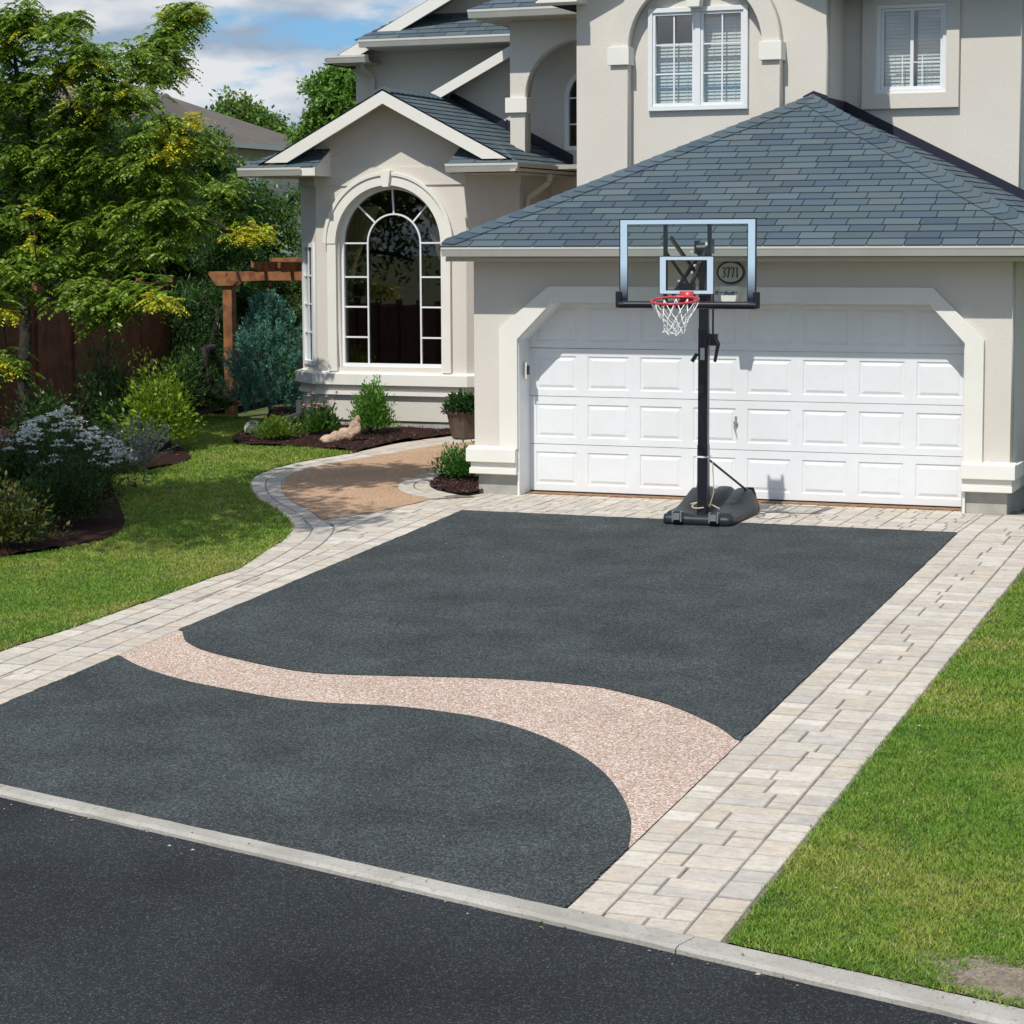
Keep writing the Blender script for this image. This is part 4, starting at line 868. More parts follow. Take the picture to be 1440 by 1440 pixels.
# left half-gable behind the bay roof (white rake)
f2 = lambda x: 4.85+.505*(x+3.1)
q = MB(); q.prism([(-3.12, 5.76, f2(-3.12)), (-1.4, 5.76, f2(-1.4)), (-1.4, 5.76, f2(-1.4)-.05), (-3.12, 5.76, f2(-3.12)-.05)], (0, 2.2, 0)); part('roof', q, 'underlay')
q = MB(); q.prism([(-3.0, 5.73, f2(-3.0)-.012), (-1.4, 5.73, f2(-1.4)-.012), (-1.4, 5.73, f2(-1.4)-.16), (-2.85, 5.73, f2(-2.85)-.16)], (0, .028, 0)); part('rake_board', q, 'fascia')
q = MB(); q.prism([(-3.0, 5.762, f2(-3.0)-.06), (-1.4, 5.762, f2(-1.4)-.06), (-1.4, 5.762, f2(-1.4)-.075), (-3.0, 5.762, f2(-3.0)-.075)], (0, .43, 0)); part('soffit', q, 'soffit')
# far upper block
slab('wall', [(-5.22, 3.4), (-1.2, 3.4), (-1.2, 7.4), (-2.2, 7.3), (-5.22, 5.62)], [], (0, 8.2, 0), (1, 0, 0), (0, -1, 0), .2, M['stucco'], H); box('wall', (-5.22, 8.2, 3.4), (-5.02, 13, 5.62), 'stucco')
gutter_x(-4.78, -1.9, 7.16, 5.80); box('soffit', (-4.70, 7.28, 5.675), (-1.9, 7.999, 5.69), 'soffit'); box('fascia', (-4.70, 7.26, 5.68), (-1.9, 7.279, 5.785), 'fascia')
q = MB(); q.poly([(-4.85, 7.2, 5.79), (-1.9, 7.2, 5.79), (-1.9, 7.999, 6.205), (-4.4, 7.999, 6.205)], [(0, 1, 2, 3)]); rs = part('return_roof', q, 'underlay')
q = MB(); shingles(q, [(-4.85, 7.2, 5.795), (-1.9, 7.2, 5.795), (-1.9, 7.999, 6.21), (-4.4, 7.999, 6.21)], (1, 0, 0), (0, 1, .52)); q.build('shingles', M['shingle'], rs, tint=True)
f1 = lambda x: 5.60+.505*(x+5.28)
q = MB(); q.prism([(-5.45, 7.5, f1(-5.45)+.02), (-2.2, 7.5, f1(-2.2)+.02), (-2.2, 7.5, f1(-2.2)-.04), (-5.45, 7.5, f1(-5.45)-.04)], (0, 5.5, 0)); part('roof', q, 'underlay')
q = MB(); q.prism([(-5.25, 7.46, f1(-5.25)), (-2.2, 7.46, f1(-2.2)), (-2.2, 7.46, f1(-2.2)-.19), (-4.95, 7.46, f1(-4.95)-.19)], (0, .038, 0)); part('rake_board', q, 'fascia')
q = MB(); q.prism([(-5.2, 7.502, f1(-5.2)-.05), (-2.2, 7.502, f1(-2.2)-.05), (-2.2, 7.502, f1(-2.2)-.065), (-5.2, 7.502, f1(-5.2)-.065)], (0, .497, 0)); part('soffit', q, 'soffit')
gutter_x(-5.45, -4.74, 7.42, 5.605); box('soffit', (-5.40, 7.54, 5.485), (-4.78, 7.999, 5.50), 'soffit')
pipe([(-4.98, 7.70, 5.50), (-4.98, 7.75, 5.42), (-4.90, 7.93, 5.30), (-4.90, 7.94, 3.5)])
# entrance recess behind the garage (in shade)
box('wall', (R2[0]+.001, 6.201, .3), (.2, 6.399, 3.499), 'stucco'); box('balcony_floor', (-1.35, 5.37, 3.79), (.149, 6.19, 3.85), 'concrete')
# small fixtures fixed to the garage front
q = MB(); c = aY(1027, 383, -.04); tn = 40
q.prism([(c.x+.155*math.cos(2*math.pi*i/tn), -.03, c.z+.125*math.sin(2*math.pi*i/tn)) for i in range(tn)], (0, .028, 0))
pl = thing('house_number_plaque', 'dark-rimmed oval house number plaque reading 3771 on the stucco over the garage door', 'house number', (c.x, -.0, c.z))
q.build('rim', M['plaque_dark'], pl, bevel=.004)
q = MB(); q.prism([(c.x+.132*math.cos(2*math.pi*i/tn), -.035, c.z+.103*math.sin(2*math.pi*i/tn)) for i in range(tn)], (0, .004, 0)); q.build('face', M['plaque'], pl)
def text(body, size, loc, m, parent, name, shear=0, sx=1, depth=.002, bold=0):
    cu = bpy.data.curves.new(name, 'FONT'); cu.body = body; cu.size = size; cu.align_x = 'CENTER'; cu.align_y = 'CENTER'; cu.extrude = depth; cu.shear = shear; cu.offset = bold
    ob = bpy.data.objects.new('t', cu); COL.objects.link(ob); bpy.context.view_layer.update(); me = bpy.data.meshes.new_from_object(ob.evaluated_get(bpy.context.evaluated_depsgraph_get())); bpy.data.objects.remove(ob)
    me.transform(Matrix.Translation(loc) @ Matrix.Rotation(math.radians(90), 4, 'X') @ Matrix.Diagonal((sx, 1, 1, 1))); me.materials.clear(); return link(name, me, m, parent)
def digits(parent):
    # condensed serif numerals drawn with bars
    q = MB(); hgt = .105; wd = .034; y = -.0405; z0 = c.z-hgt/2
    def b(x, p0, p1, t): q.obox(V((x, y, z0))+V(((p0[0]+p1[0])/2*wd, 0, (p0[1]+p1[1])/2*hgt)), V(((p1[0]-p0[0])*wd, 0, (p1[1]-p0[1])*hgt)), (0, 1, 0), V((-(p1[1]-p0[1])*hgt, 0, (p1[0]-p0[0])*wd)), V(((p1[0]-p0[0])*wd, 0, (p1[1]-p0[1])*hgt)).length/2, .0025, t/2)
    x = c.x-.092
    ar = [(.0, .86), (.2, .98), (.6, 1.), (.9, .88), (.95, .72), (.8, .58), (.45, .53), (.85, .46), (1., .30), (.92, .12), (.6, .0), (.2, .02), (.0, .14)]
    for a, d in zip(ar[:-1], ar[1:]): b(x, a, d, .011 if max(a[0], d[0]) > .75 else .007)
    for k in (1, 2):
        x = c.x-.092+k*.05; b(x, (0, .96), (1, .96), .011); b(x, (.95, .94), (.42, .0), .012); b(x, (.02, 1.0), (.02, .82), .006); b(x, (.2, .02), (.66, .02), .006)
    x = c.x-.092+3*.05; b(x, (.5, 1.), (.5, 0.), .012); b(x, (.2, .88), (.5, .97), .007); b(x, (.2, .02), (.8, .02), .007)
    return q.build('numerals', M['plaque_dark'], parent)
digits(pl)
kp = thing('keypad', 'small black keypad with a beige edge on the left jamb of the garage opening', 'keypad', (.575, .1, 1.4))
q = MB(); q.box((.572, .10, 1.30), (.592, .17, 1.48)); q.build('back_plate', M['plaque'], kp); q = MB(); q.box((.5925, .09, 1.345), (.612, .14, 1.445)); q.build('cover', M['keypad_black'], kp, bevel=.004)
# ================================================================== BASKETBALL HOOP
bx, by = 3.135, -1.56
hp = thing('basketball_hoop', 'portable basketball hoop with clear backboard and black pole standing before the garage door', 'basketball hoop', (bx, by, 0))
# water-filled base: sculpted shell from a height field over a rounded plan
def base_mesh():
    q = MB(); nx, ny = 34, 44; x0, x1, y0, y1 = bx-.36, bx+.36, -1.80, -.60
    def prof(u, v):                            # u across, v front to back 0..1
        cxr = 1-(abs(u)**5); e = min(1, max(0, (1-abs(u))*7)); f = min(1, min(v, 1-v)*12)
        ed = math.sqrt(max(0, 1-(1-e)**2))*math.sqrt(max(0, 1-(1-f)**2))
        h = .12+.15*float(sstep(.22, .88, v))
        h += .018*math.exp(-((abs(u)-.62)/.2)**2)*float(sstep(.1, .45, v))*(1-.3*v)
        h -= .07*math.exp(-(u/.36)**2)*math.exp(-((v-.22)/.18)**2); h -= .025*math.exp(-((abs(u)-.30)/.07)**2)*float(sstep(.3, .5, v))
        h += .010*math.cos(u*6)*float(sstep(.5, .8, v))
        h -= .05*math.exp(-((v-.97)/.05)**2)
        h -= .06*float(sstep(.78, .80, v))*(1-float(sstep(.86, .88, v)))*(abs(u) > .75)
        return h*ed
    P = {}
    for j in range(ny+1):
        v = j/ny; wid = 1-.10*float(sstep(.75, 1, v))-.10*max(0, (.06-v)/.06)**2
        for i in range(nx+1):
            u = -1+2*i/nx; P[i, j] = (bx+u*(x1-x0)/2*wid, y0+(y1-y0)*v, max(.012, prof(u, v)))
    for j in range(ny):
        for i in range(nx): q.face([P[i, j], P[i+1, j], P[i+1, j+1], P[i, j+1]])
    ring = [P[i, 0] for i in range(nx+1)]+[P[nx, j] for j in range(1, ny+1)]+[P[i, ny] for i in range(nx-1, -1, -1)]+[P[0, j] for j in range(ny-1, 0, -1)]
    low = [(a[0], a[1], .012+g(a[0], a[1])-0.0) for a in ring]
    up_ = [(a[0], a[1], .09) for a in ring]
    return q, P, ring
q, P, ring = base_mesh()
me = bpy.data.meshes.new('base')
bm = bmesh.new(); vs = {k: bm.verts.new((v[0], v[1], v[2])) for k, v in P.items()}
for j in range(44):
    for i in range(34): bm.faces.new([vs[i, j], vs[i+1, j], vs[i+1, j+1], vs[i, j+1]])
rk = [(i, 0) for i in range(35)]+[(34, j) for j in range(1, 45)]+[(i, 44) for i in range(33, -1, -1)]+[(0, j) for j in range(43, 0, -1)]
for k in rk: vs[k].co.z = .085
lo_ = []
cen = V((bx, -1.2, 0))
for zz_, out in ((.06, 1.012), (.02, 1.012), (.006, .99)): lo_.append([bm.verts.new((cen.x+(vs[k].co.x-cen.x)*out, cen.y+(vs[k].co.y-cen.y)*out, zz_+min(0, g(vs[k].co.x, vs[k].co.y)))) for k in rk])
prev = [vs[k] for k in rk]
for L2_ in lo_:
    for a in range(len(rk)): bm.faces.new([prev[a], L2_[a], L2_[(a+1) % len(rk)], prev[(a+1) % len(rk)]])
    prev = L2_
bm.faces.new(prev); bmesh.ops.recalc_face_normals(bm, faces=bm.faces[:]); bm.to_mesh(me); bm.free()
bo = link('base', me, M['black_plastic'], hp, True)
for sx in (-1, 1):
    q = MB(); q.tube([(bx+sx*.19-.03, -1.815, .06), (bx+sx*.19+.03, -1.815, .06)], .045, 20); q.build('wheel', M['rubber'], hp)
    q = MB(); q.box((bx+sx*.19-.032, -1.868, .05), (bx+sx*.19+.032, -1.862, .115)); q.box((bx+sx*.19-.05, -1.86, .03), (bx+sx*.19-.036, -1.80, .13)); q.box((bx+sx*.19+.036, -1.86, .03), (bx+sx*.19+.05, -1.80, .13)); q.build('wheel_bracket', M['bare_steel'], hp)
q = MB(); q.box((bx-.06, by-.10, .0), (bx+.06, by+.03, .05)); q.build('foot_plate', M['black_metal'], hp, bevel=.004)
q = MB()
def rpole(q, x, y, z0, z1, w, r=.02):
    pr = []
    for cx_, cy_, a0 in ((1, 1, 0), (-1, 1, 90), (-1, -1, 180), (1, -1, 270)):
        for k in range(5):
            a = math.radians(a0+k*22.5); pr.append((x+cx_*(w-r)+r*math.cos(a), y+cy_*(w-r)+r*math.sin(a), z0))
    q.prism(pr, (0, 0, z1-z0))
rpole(q, bx, by, .05, .78, .055); rpole(q, bx, by, .76, 1.95, .051); rpole(q, bx, by, 1.93, 2.70, .047); q.build('pole', M['black_metal'], hp)
q = MB(); rpole(q, bx, by, .655, .672, .0635); q.build('collar', M['cord'], hp)
for sx in (-1, 1):
    q = MB(); q.tube([(bx+sx*.04, by+.05, .63), (bx+sx*.30, -.78, .20)], .012, 10); q.build('strut', M['black_metal'], hp)
q = MB(); q.box((bx-.022, by-.055, 1.64), (bx+.022, by-.0515, 1.76)); q.build('height_scale', M['plaque'], hp)
Bf = -2.15; b0, b1, bz0, bz1 = bx-.688, bx+.688, 2.235, 3.04; tw = .075
brd = MB(); brd.box((b0+.002, Bf+.002, bz0+.002), (b1-.002, Bf+.010, bz1-.002)); bd = brd.build('backboard', M['board_glass'], hp)
q = MB(); q.box((b0, Bf-.004, bz1-.048), (b1, Bf+.0015, bz1)); q.box((b0, Bf-.004, bz0), (b0+tw, Bf+.0015, bz1-.048)); q.box((b1-tw, Bf-.004, bz0), (b1, Bf+.0015, bz1-.048)); q.build('border', M['board_border'], bd)
q = MB(); frame_ring(q, b0-.006, b1+.006, bz0-.006, bz1+.006, .010, Bf-.006, Bf+.022); i0, i1 = b0+tw, b1-tw
q.box((i0, Bf-.005, bz0), (i0+.007, Bf-.0005, bz1-.048)); q.box((i1-.007, Bf-.005, bz0), (i1, Bf-.0005, bz1-.048)); q.box((i0+.007, Bf-.005, bz1-.055), (i1-.007, Bf-.0005, bz1-.048)); q.build('frame', M['black_metal'], bd)
t0x, t1x, tz0, tz1 = aY(928, 400, Bf).x, aY(1003, 400, Bf).x, aY(960, 413, Bf).z, aY(960, 361, Bf).z
q = MB(); frame_ring(q, t0x, t1x, tz0, tz1, .032, Bf-.005, Bf-.001); q.box((t0x+.032, Bf-.005, tz0+.032), (t0x+.062, Bf-.001, tz1-.032)); q.box((t1x-.062, Bf-.005, tz0+.032), (t1x-.032, Bf-.001, tz1-.032)); q.build('target_square', M['target_border'], bd)
q = MB(); frame_ring(q, t0x-.007, t1x+.007, tz0-.007, tz1+.007, .0065, Bf-.006, Bf-.001); frame_ring(q, t0x+.062, t1x-.062, tz0+.032, tz1-.032, .007, Bf-.0062, Bf-.001); q.build('target_outline', M['black_metal'], bd)
q = MB(); zb = 2.205; q.tube([(b0-.015, Bf, zb), (b1+.015, Bf, zb)], .038, 14)
for xx in (b0-.012, b1+.012): q.tube([(xx, Bf, zb-.03), (xx, Bf, zb+.13)], .034, 14)
q.build('edge_pad', M['black_metal'], bd, smooth=False, bevel=.004)
q = MB(); q.box((b0+.05, Bf-.042, zb+.012), (b1-.05, Bf-.036, zb+.020)); q.build('pad_stripe', M['bare_steel'], bd)
tx = text('Reebok', .056, ((aY(1018.5, 412.5, Bf).x, Bf-.008, aY(1013, 412, Bf).z)), M['keypad_black'], bd, 'lettering', .35, 1.15, .001, .0022)
lx = aY(1034.5, 412, Bf); q = MB(); q.obox((lx.x, Bf-.0085, lx.z+.008), (1, 0, .25), (0, 1, 0), (-.25, 0, 1), .020, .001, .004); q.obox((lx.x+.012, Bf-.0085, lx.z-.004), (1, 0, .25), (0, 1, 0), (-.25, 0, 1), .018, .001, .003); q.build('emblem', M['keypad_black'], bd)
# support frame behind the board and lifting arms
for px in (936, 998):
    x = aY(px, 360, Bf+.03).x; q = MB(); q.box((x-.018, Bf+.012, bz0-.02), (x+.018, Bf+.045, bz1-.052)); q.build('upright_bar', M['black_metal'], hp)
for sx in (-1, 1):
    q = MB(); xx = bx+sx*.065; q.bar((xx, by-.02, 2.66), (bx+sx*.16, Bf+.05, 2.30), .022, .04); q.build('lift_arm', M['black_metal'], hp)
    q = MB(); q.bar((xx+sx*.002, by+.06, 2.45), (bx+sx*.18, Bf+.05, 2.86 if sx < 0 else 2.80), .022, .04); q.build('lift_arm', M['black_metal'], hp)
q = MB(); q.bar((aY(936, 380, Bf+.05).x, Bf+.06, 2.72), (bx-.03, Bf+.12, 2.42), .03, .03); q.bar((bx+.02, Bf+.12, 2.42), (bx+.03, by-.03, 2.75), .03, .03); q.box((bx-.09, Bf+.046, 2.27), (bx+.05, Bf+.13, 2.42)); q.build('bracket', M['black_metal'], hp)
q = MB(); q.tube([(bx-.065, by, 2.745), (bx+.065, by, 2.745)], .068, 18); q.box((bx-.09, by-.05, 2.70), (bx-.06, by+.05, 2.83)); q.box((bx+.06, by-.05, 2.70), (bx+.09, by+.05, 2.84)); q.build('pole_cap', M['black_metal'], hp)
for (px, py) in ((973, 354), (973, 383), (955, 395), (967, 395), (977, 373)):
    c_ = aY(px, py, Bf+.14); q = MB(); q.tube([(c_.x, c_.y-.012, c_.z), (c_.x, c_.y, c_.z)], .011, 10); q.build('bolt', M['cord'], hp)
q = MB(); q.tube([(bx+.085, by+.03, 2.45), (bx+.085, by+.03, 1.90)], .010, 8); q.box((bx+.06, by-.0, 1.78), (bx+.13, by+.07, 1.90)); q.tube([(bx+.115, by-.01, 1.86), (bx+.155, by-.02, 1.80), (bx+.12, by-.02, 1.62)], [.024, .022, .016], 10); q.tube([(bx-.07, by-.0, 1.70), (bx-.12, by-.02, 1.62)], [.02, .022], 8); q.build('height_crank', M['black_metal'], hp, bevel=.003)
# rim and net
rc = V((bx, Bf-.39, aY(950, 421, Bf-.39).z+.02)); R = .228
q = MB(); n = 48; q.tube([(rc.x+R*math.cos(2*math.pi*i/n), rc.y+R*math.sin(2*math.pi*i/n), rc.z) for i in range(n+1)], .0115, 8)
q.prism([(rc.x-.09, rc.y+R-.02, rc.z-.008), (rc.x+.09, rc.y+R-.02, rc.z-.008), (rc.x+.06, Bf-.01, rc.z-.008), (rc.x-.06, Bf-.01, rc.z-.008)], (0, 0, .014)); q.box((rc.x-.07, Bf-.018, rc.z-.06), (rc.x+.07, Bf-.007, rc.z+.05))
for i in range(12):
    a = 2*math.pi*(i+.5)/12; p = V((rc.x+R*math.cos(a), rc.y+R*math.sin(a), rc.z)); t = V((-math.sin(a), math.cos(a), 0))*.016
    q.tube([p-t, p-t+V((0, 0, -.02)), p+V((0, 0, -.028)), p+t+V((0, 0, -.02)), p+t], .003, 5)
TL = .13
q.v = [(a, b, c-(rc.y+R-b)*TL if b < rc.y+R else c) for a, b, c in q.v]
rim = q.build('rim', M['rim_paint'], hp, smooth=True)
q = MB(); lv = [(-.02, 1.0), (-.13, .74), (-.19, .58), (-.235, .50), (-.28, .45), (-.32, .44)]
def npt(i, k):
    z, s = lv[k]; a = 2*math.pi*(i+(.5 if k % 2 == 0 else 0))/12; j = .012*k/3
    return V((rc.x+R*s*math.cos(a)+random.uniform(-j, j), rc.y+R*s*math.sin(a)+random.uniform(-j, j), rc.z+z+random.uniform(-j, j)*1.2))
N_ = [[npt(i, k) for i in range(12)] for k in range(len(lv))]
for k in range(len(lv)-1):
    for i in range(12):
        for d in ((0, 1) if k % 2 == 0 else (0, -1)):
            a, b = N_[k][i], N_[k+1][(i+d) % 12]; m_ = (a+b)/2+V((0, 0, -.006)); q.tube([a, m_, b], .0042 if k else .005, 5)
q.v = [(a, b, c-(rc.y+R-b)*TL) for a, b, c in q.v]
q.build('net', M['cord'], rim)
# loose rope lying on the base
q = MB(); pts = []
for i in range(40):
    t = i/39; pts.append((bx-.16+.30*t+.04*math.sin(t*14), -1.55+.09*math.sin(t*9+1), .145+.02*math.sin(t*11)+.02))
q.tube(pts, .007, 6); q.tube([(bx+.09, by+.02, .62), (bx+.10, by+.03, .3), (bx+.06, by+.02, .15)], .005, 6)
tag(q.build('rope', M['rope']), 'loose tan rope tangled around the foot of the hoop pole', 'rope')
q = MB(); q.tube([(3.72+.22*math.cos(a*.4)*(1-.02*a), -.95+.30*math.sin(a*.4), g(3.7, -1)+.008+.0008*a) for a in range(0, 22)], .0028, 6)
tag(q.build('cord', M['keypad_black']), 'thin dark cord coiled on the pavers right of the hoop base', 'cord')
# ================================================================== FENCE, GATE PERGOLA, NEIGHBOURS
XF = -8.7
fe = thing('fence', 'tall red-brown board fence behind the left planting bed', 'fence', (XF, 2, 0))
y = -13.0; k = 0
while y < 13:
    q = MB(); q.box((XF-.05, y-.05, g(XF, y)-.1), (XF+.05, y+.05, g(XF, y)+1.98)); q.build('post', M['fence_wood'], fe)
    q = MB(); n = 5; w_ = (.97-.10)/n
    for i in range(n):
        a = y+.05+i*w_; dz = random.uniform(-.006, .006); q.box((XF-.012+random.uniform(-.003, .003), a+.003, g(XF, y)+.05), (XF+.010, a+w_-.004, g(XF, y)+1.86+dz))
    q.box((XF-.05, y+.05, g(XF, y)+.35), (XF-.014, y+.92, g(XF, y)+.44)); q.box((XF-.05, y+.05, g(XF, y)+1.55), (XF-.014, y+.92, g(XF, y)+1.64)); q.box((XF-.03, y+.05, g(XF, y)+1.87), (XF+.05, y+.92, g(XF, y)+1.905))
    q.build('panel', M['fence_wood'], fe); y += .97; k += 1
pb = gp(325, 582); YPg = pb[1]
pg = thing('pergola', 'cedar garden pergola with shaped beam ends beside the blue-green juniper', 'pergola', (pb[0], YPg, g(*pb)))
def AG(px, py, dy=0): return aY(px, py, YPg+dy)
for dx in (0, 2.2):
    q = MB(); q.box((pb[0]-.075+dx, YPg-.06, g(*pb)-.1), (pb[0]+.075+dx, YPg+.08, AG(325, 398).z)); q.build('post', M['cedar'], pg, bevel=.006)
zt1, zb1 = AG(330, 382).z, AG(330, 400).z; xl = AG(298, 381).x
for dy in (-.105, .085):
    q = MB(); q.prism([(xl, YPg+dy, zt1), (xl, YPg+dy, zt1-.05), (xl+.07, YPg+dy, zb1+.05), (xl+.13, YPg+dy, zb1-.02), (xl+.40, YPg+dy, zb1-.02), (xl+.46, YPg+dy, zb1+.04), (xl+.9, YPg+dy, zb1+.06), (xl+3.2, YPg+dy, zb1+.06), (xl+3.2, YPg+dy, zt1)], (0, .04, 0)); q.build('beam', M['cedar'], pg, bevel=.004)
za_, zb_ = AG(405, 356, .5).z, AG(405, 380, .5).z
for i, xo in enumerate((.92, 1.35, 1.78)):
    q = MB(); x = xl+xo; q.prism([(x, YPg-.5, zt1+.14), (x, YPg-.5, zt1+.06), (x, YPg-.38, zt1+.0), (x, YPg+1.6, zt1+.0), (x, YPg+1.6, zt1+.14)], (.045, 0, 0)); q.build('rafter', M['cedar'], pg)
for dy in (.3, .75): q = MB(); q.box((xl+.8, YPg+dy, zt1+.142), (xl+2.2, YPg+dy+.09, zt1+.20)); q.build('lath', M['cedar'], pg)
# neighbouring house beyond the fence
YN = 21; cN = aY(318, 200, YN); xN, zN = cN.x, cN.z; y2 = YN+5.4; xw = xN-13
nb = thing('neighbour_house', 'pale-sided neighbouring house with a brown hip roof beyond the fence', 'house', (xN-5, YN, .3))
q = MB(); q.box((xN-.45-9, YN+.45, .2), (xN-.45, y2-.3, zN-.08)); q.build('wall', M['siding'], nb)
pk = aY(188, 119, (YN+y2)/2); zk = pk.z; xk = pk.x; ym = (YN+y2)/2
q = MB(); a, b, c_, d, e, f = (xN, YN, zN), (xN, y2, zN), (xw, y2, zN), (xw, YN, zN), (xk, ym, zk), (xw+2.6, ym, zk)
q.poly([a, b, c_, d, e, f], [(0, 4, 1), (1, 4, 5, 2), (2, 5, 3), (3, 5, 4, 0), (0, 1, 2, 3)]); rn = q.build('roof', M['far_shingle'], nb)
q = MB(); vx = aY(270, 178, YN+1.5); q.box((vx.x-.2, YN+1.3, vx.z-.2), (vx.x+.25, YN+1.7, vx.z+.03)); q.build('vent', M['siding'], rn)
q = MB(); q.box((xN-.02, YN-.05, zN-.10), (xN+.08, y2, zN+.01)); q.box((xw, YN-.1, zN-.10), (xN+.08, YN-.052, zN+.01)); q.build('gutter', M['gutter'], nb)
q = MB(); q.box((xN-.44, YN+.7, .2), (xN-.36, YN+.78, zN-.1)); q.build('downspout', M['vinyl'], nb)
q = MB()
z = .3
while z < zN-.1: q.box((xN-.451, YN+.44, z), (xN-.438, y2-.3, z+.012)); q.box((xN-9.4, YN+.437, z), (xN-.45, YN+.451, z+.012)); z += .16
q.build('siding_boards', M['siding'], nb)
for (ya, yb, z0, z1) in ((YN+1.6, YN+2.3, zN-1.35, zN-.35), (YN+3.2, YN+4.2, zN-3.6, zN-2.2)):
    q = MB(); q.box((xN-.455, ya, z0), (xN-.40, yb, z1)); wf = q.build('window', M['vinyl'], nb); q = MB(); q.box((xN-.41, ya+.07, z0+.07), (xN-.395, yb-.07, z1-.07)); q.build('pane', M['glass'], wf)
gn = aY(136, 177, YN-4); q = MB(); q.box((gn.x-4, YN-4, gn.z-.10), (gn.x+.35, YN-3.9, gn.z)); q.build('gutter', M['gutter'], nb)
q = MB(); q.box((gn.x-4, YN-3.6, .2), (gn.x+.1, YN+.449, gn.z-.1)); q.build('wall', M['siding'], nb)
q = MB(); q.poly([(gn.x-4, YN-3.95, gn.z-.02), (gn.x+.35, YN-3.95, gn.z-.02), (gn.x+.35, YN+.45, gn.z-.02), (gn.x-.9, YN+.45, gn.z+.95), (gn.x-4, YN+.45, gn.z+.95)], [(0, 1, 3, 4), (1, 2, 3), (0, 4, 3, 2, 1)]); q.build('roof', M['far_shingle'], nb)
# ================================================================== TREES
def tree(name, label, base, trunk_h, centers, r0, crown, group=None, lean=(0, 0)):
    x, y = base; z = g(x, y); t = thing(name, label, 'tree', (x, y, z), group); q = MB(); n = 6
    start = [(x+lean[0]*i/n+random.gauss(0, .03), y+lean[1]*i/n+random.gauss(0, .03), z-.1+(trunk_h+.1)*i/n) for i in range(n+1)]
    skeleton(q, start, centers, r0); q.build('trunk', M['bark'], t, smooth=True)
    for kw in crown: crown_mesh('crown', t, **kw)
    return t
LC = [(20,40,1.8,.55,7),(60,18,1.8,.5,7),(95,68,1.8,.45,6),(120,92,1.6,.4,6),(40,110,2,.6,8),(8,150,2,.5,6),(72,150,2.2,.55,8),(150,118,1.7,.35,5),(178,132,1.7,.3,5),(200,88,3.2,.28,5),(222,62,4.6,.25,5),(225,92,4.6,.28,5),(250,45,5,.22,4),(262,20,5,.2,3),
      (130,182,2.2,.5,7),(160,215,2.2,.5,7),(235,190,1.9,.32,5),(262,212,2.0,.3,5),(205,200,2,.4,5),(100,232,2.3,.6,8),(55,232,2.3,.55,8),(15,222,2,.55,7),(150,262,2.3,.55,8),(205,262,2,.5,8),(245,268,2.0,.42,7),(300,282,8.4,.35,6),(335,312,8.8,.28,5),
      (100,305,2.4,.55,8),(50,312,2.3,.5,7),(10,330,2,.5,7),(155,345,2.3,.5,7),(205,335,2,.45,7),(255,325,2.2,.42,6),(120,428,1.5,.35,6),(160,420,1.5,.32,6),(192,416,1.4,.25,4),(60,385,1.8,.4,6),(8,505,1.0,.25,4),(5,400,1.2,.4,5),(110,370,2,.4,6),(-30,60,2,.7,8),(-40,180,2,.8,8),(-40,320,2,.7,8)]
LY = [(112,140,1.5,.16,2),(42,45,1.6,.18,2),(88,98,1.6,.16,2),(240,14,5,.14,3),(268,24,5,.16,4),(242,92,4.8,.17,4),(250,104,4.8,.12,2),(165,128,1.5,.14,1),(238,215,1.7,.16,3),(258,205,1.8,.2,4),(265,170,1.9,.14,3),(240,190,1.7,.1,1),(345,328,8.3,.2,4),(362,326,8.3,.18,5),(215,425,1.2,.17,3),(228,428,1.2,.12,2),(15,440,1.0,.18,3),(40,345,1.4,.1,1),(118,86,1.4,.12,1),(2,515,.9,.12,2),(150,150,1.6,.14,1),(45,298,1.5,.1,1)]
lc, ly = blob_centers(LC, 1.0), blob_centers(LY, 1.3)
bl = gp(28, 668)
bl = (aY(29, 283, 2.3).x, 2.3)
LOC = [(.15, .26, .028), (.20, .33, .035), (.10, .19, .022), (.30, .42, .05)]
tree('locust_tree', 'feathery honey locust with yellow branch tips in front of the fence', bl, 2.3, lc+ly, .085, [
    dict(centers=lc, rad=.32, nleaf=380, size=.098, ratio=.40, cols=LOC, frond=True, droop=.55),
    dict(centers=ly, rad=.10, nleaf=180, size=.075, ratio=.42, cols=YEL*2+[(.34, .40, .03), LOC[1], LOC[3]], frond=True, droop=.5)])
def bgtree(label, blobs, base, th, cols, size=.10, nl=150, rad=.42, dens=1, r0=.13, group='trees behind the board fence', droop=.35):
    c = blob_centers(blobs, dens); return tree('ash_tree', label, base, th, c, r0, [dict(centers=c, rad=rad, nleaf=nl, size=size, ratio=.42, cols=cols, droop=droop)], group)
bgtree('dark-leaved tree behind the fence at the left edge, under the locust branches', [(x, y, 8+random.uniform(-1, 1.5), .75, 5) for x in range(-40, 110, 34) for y in range(195, 500, 36)], (-11.2, 8.5), 2.2, DARK, nl=330, size=.12)
bgtree('dark bushy tree behind the fence, below the brown neighbouring roof', [(x, y, 9.5+random.uniform(-1, 1.5), .75, 5) for x in range(110, 240, 34) for y in range(215, 470, 36)], (-10.8, 10.5), 2.0, DARK+GREEN[:2], nl=330, size=.12)
bgtree('leafy tree between the fence and the pergola with glossy mid-green leaves', [(x, y, 10.5+random.uniform(-1, 1), .6, 5) for x in range(240, 345, 30) for y in range(225+0, 420, 34) if not (x > 300 and y < 270)], (-9.7, 11.8), 1.8, GREEN+DARK, nl=300)
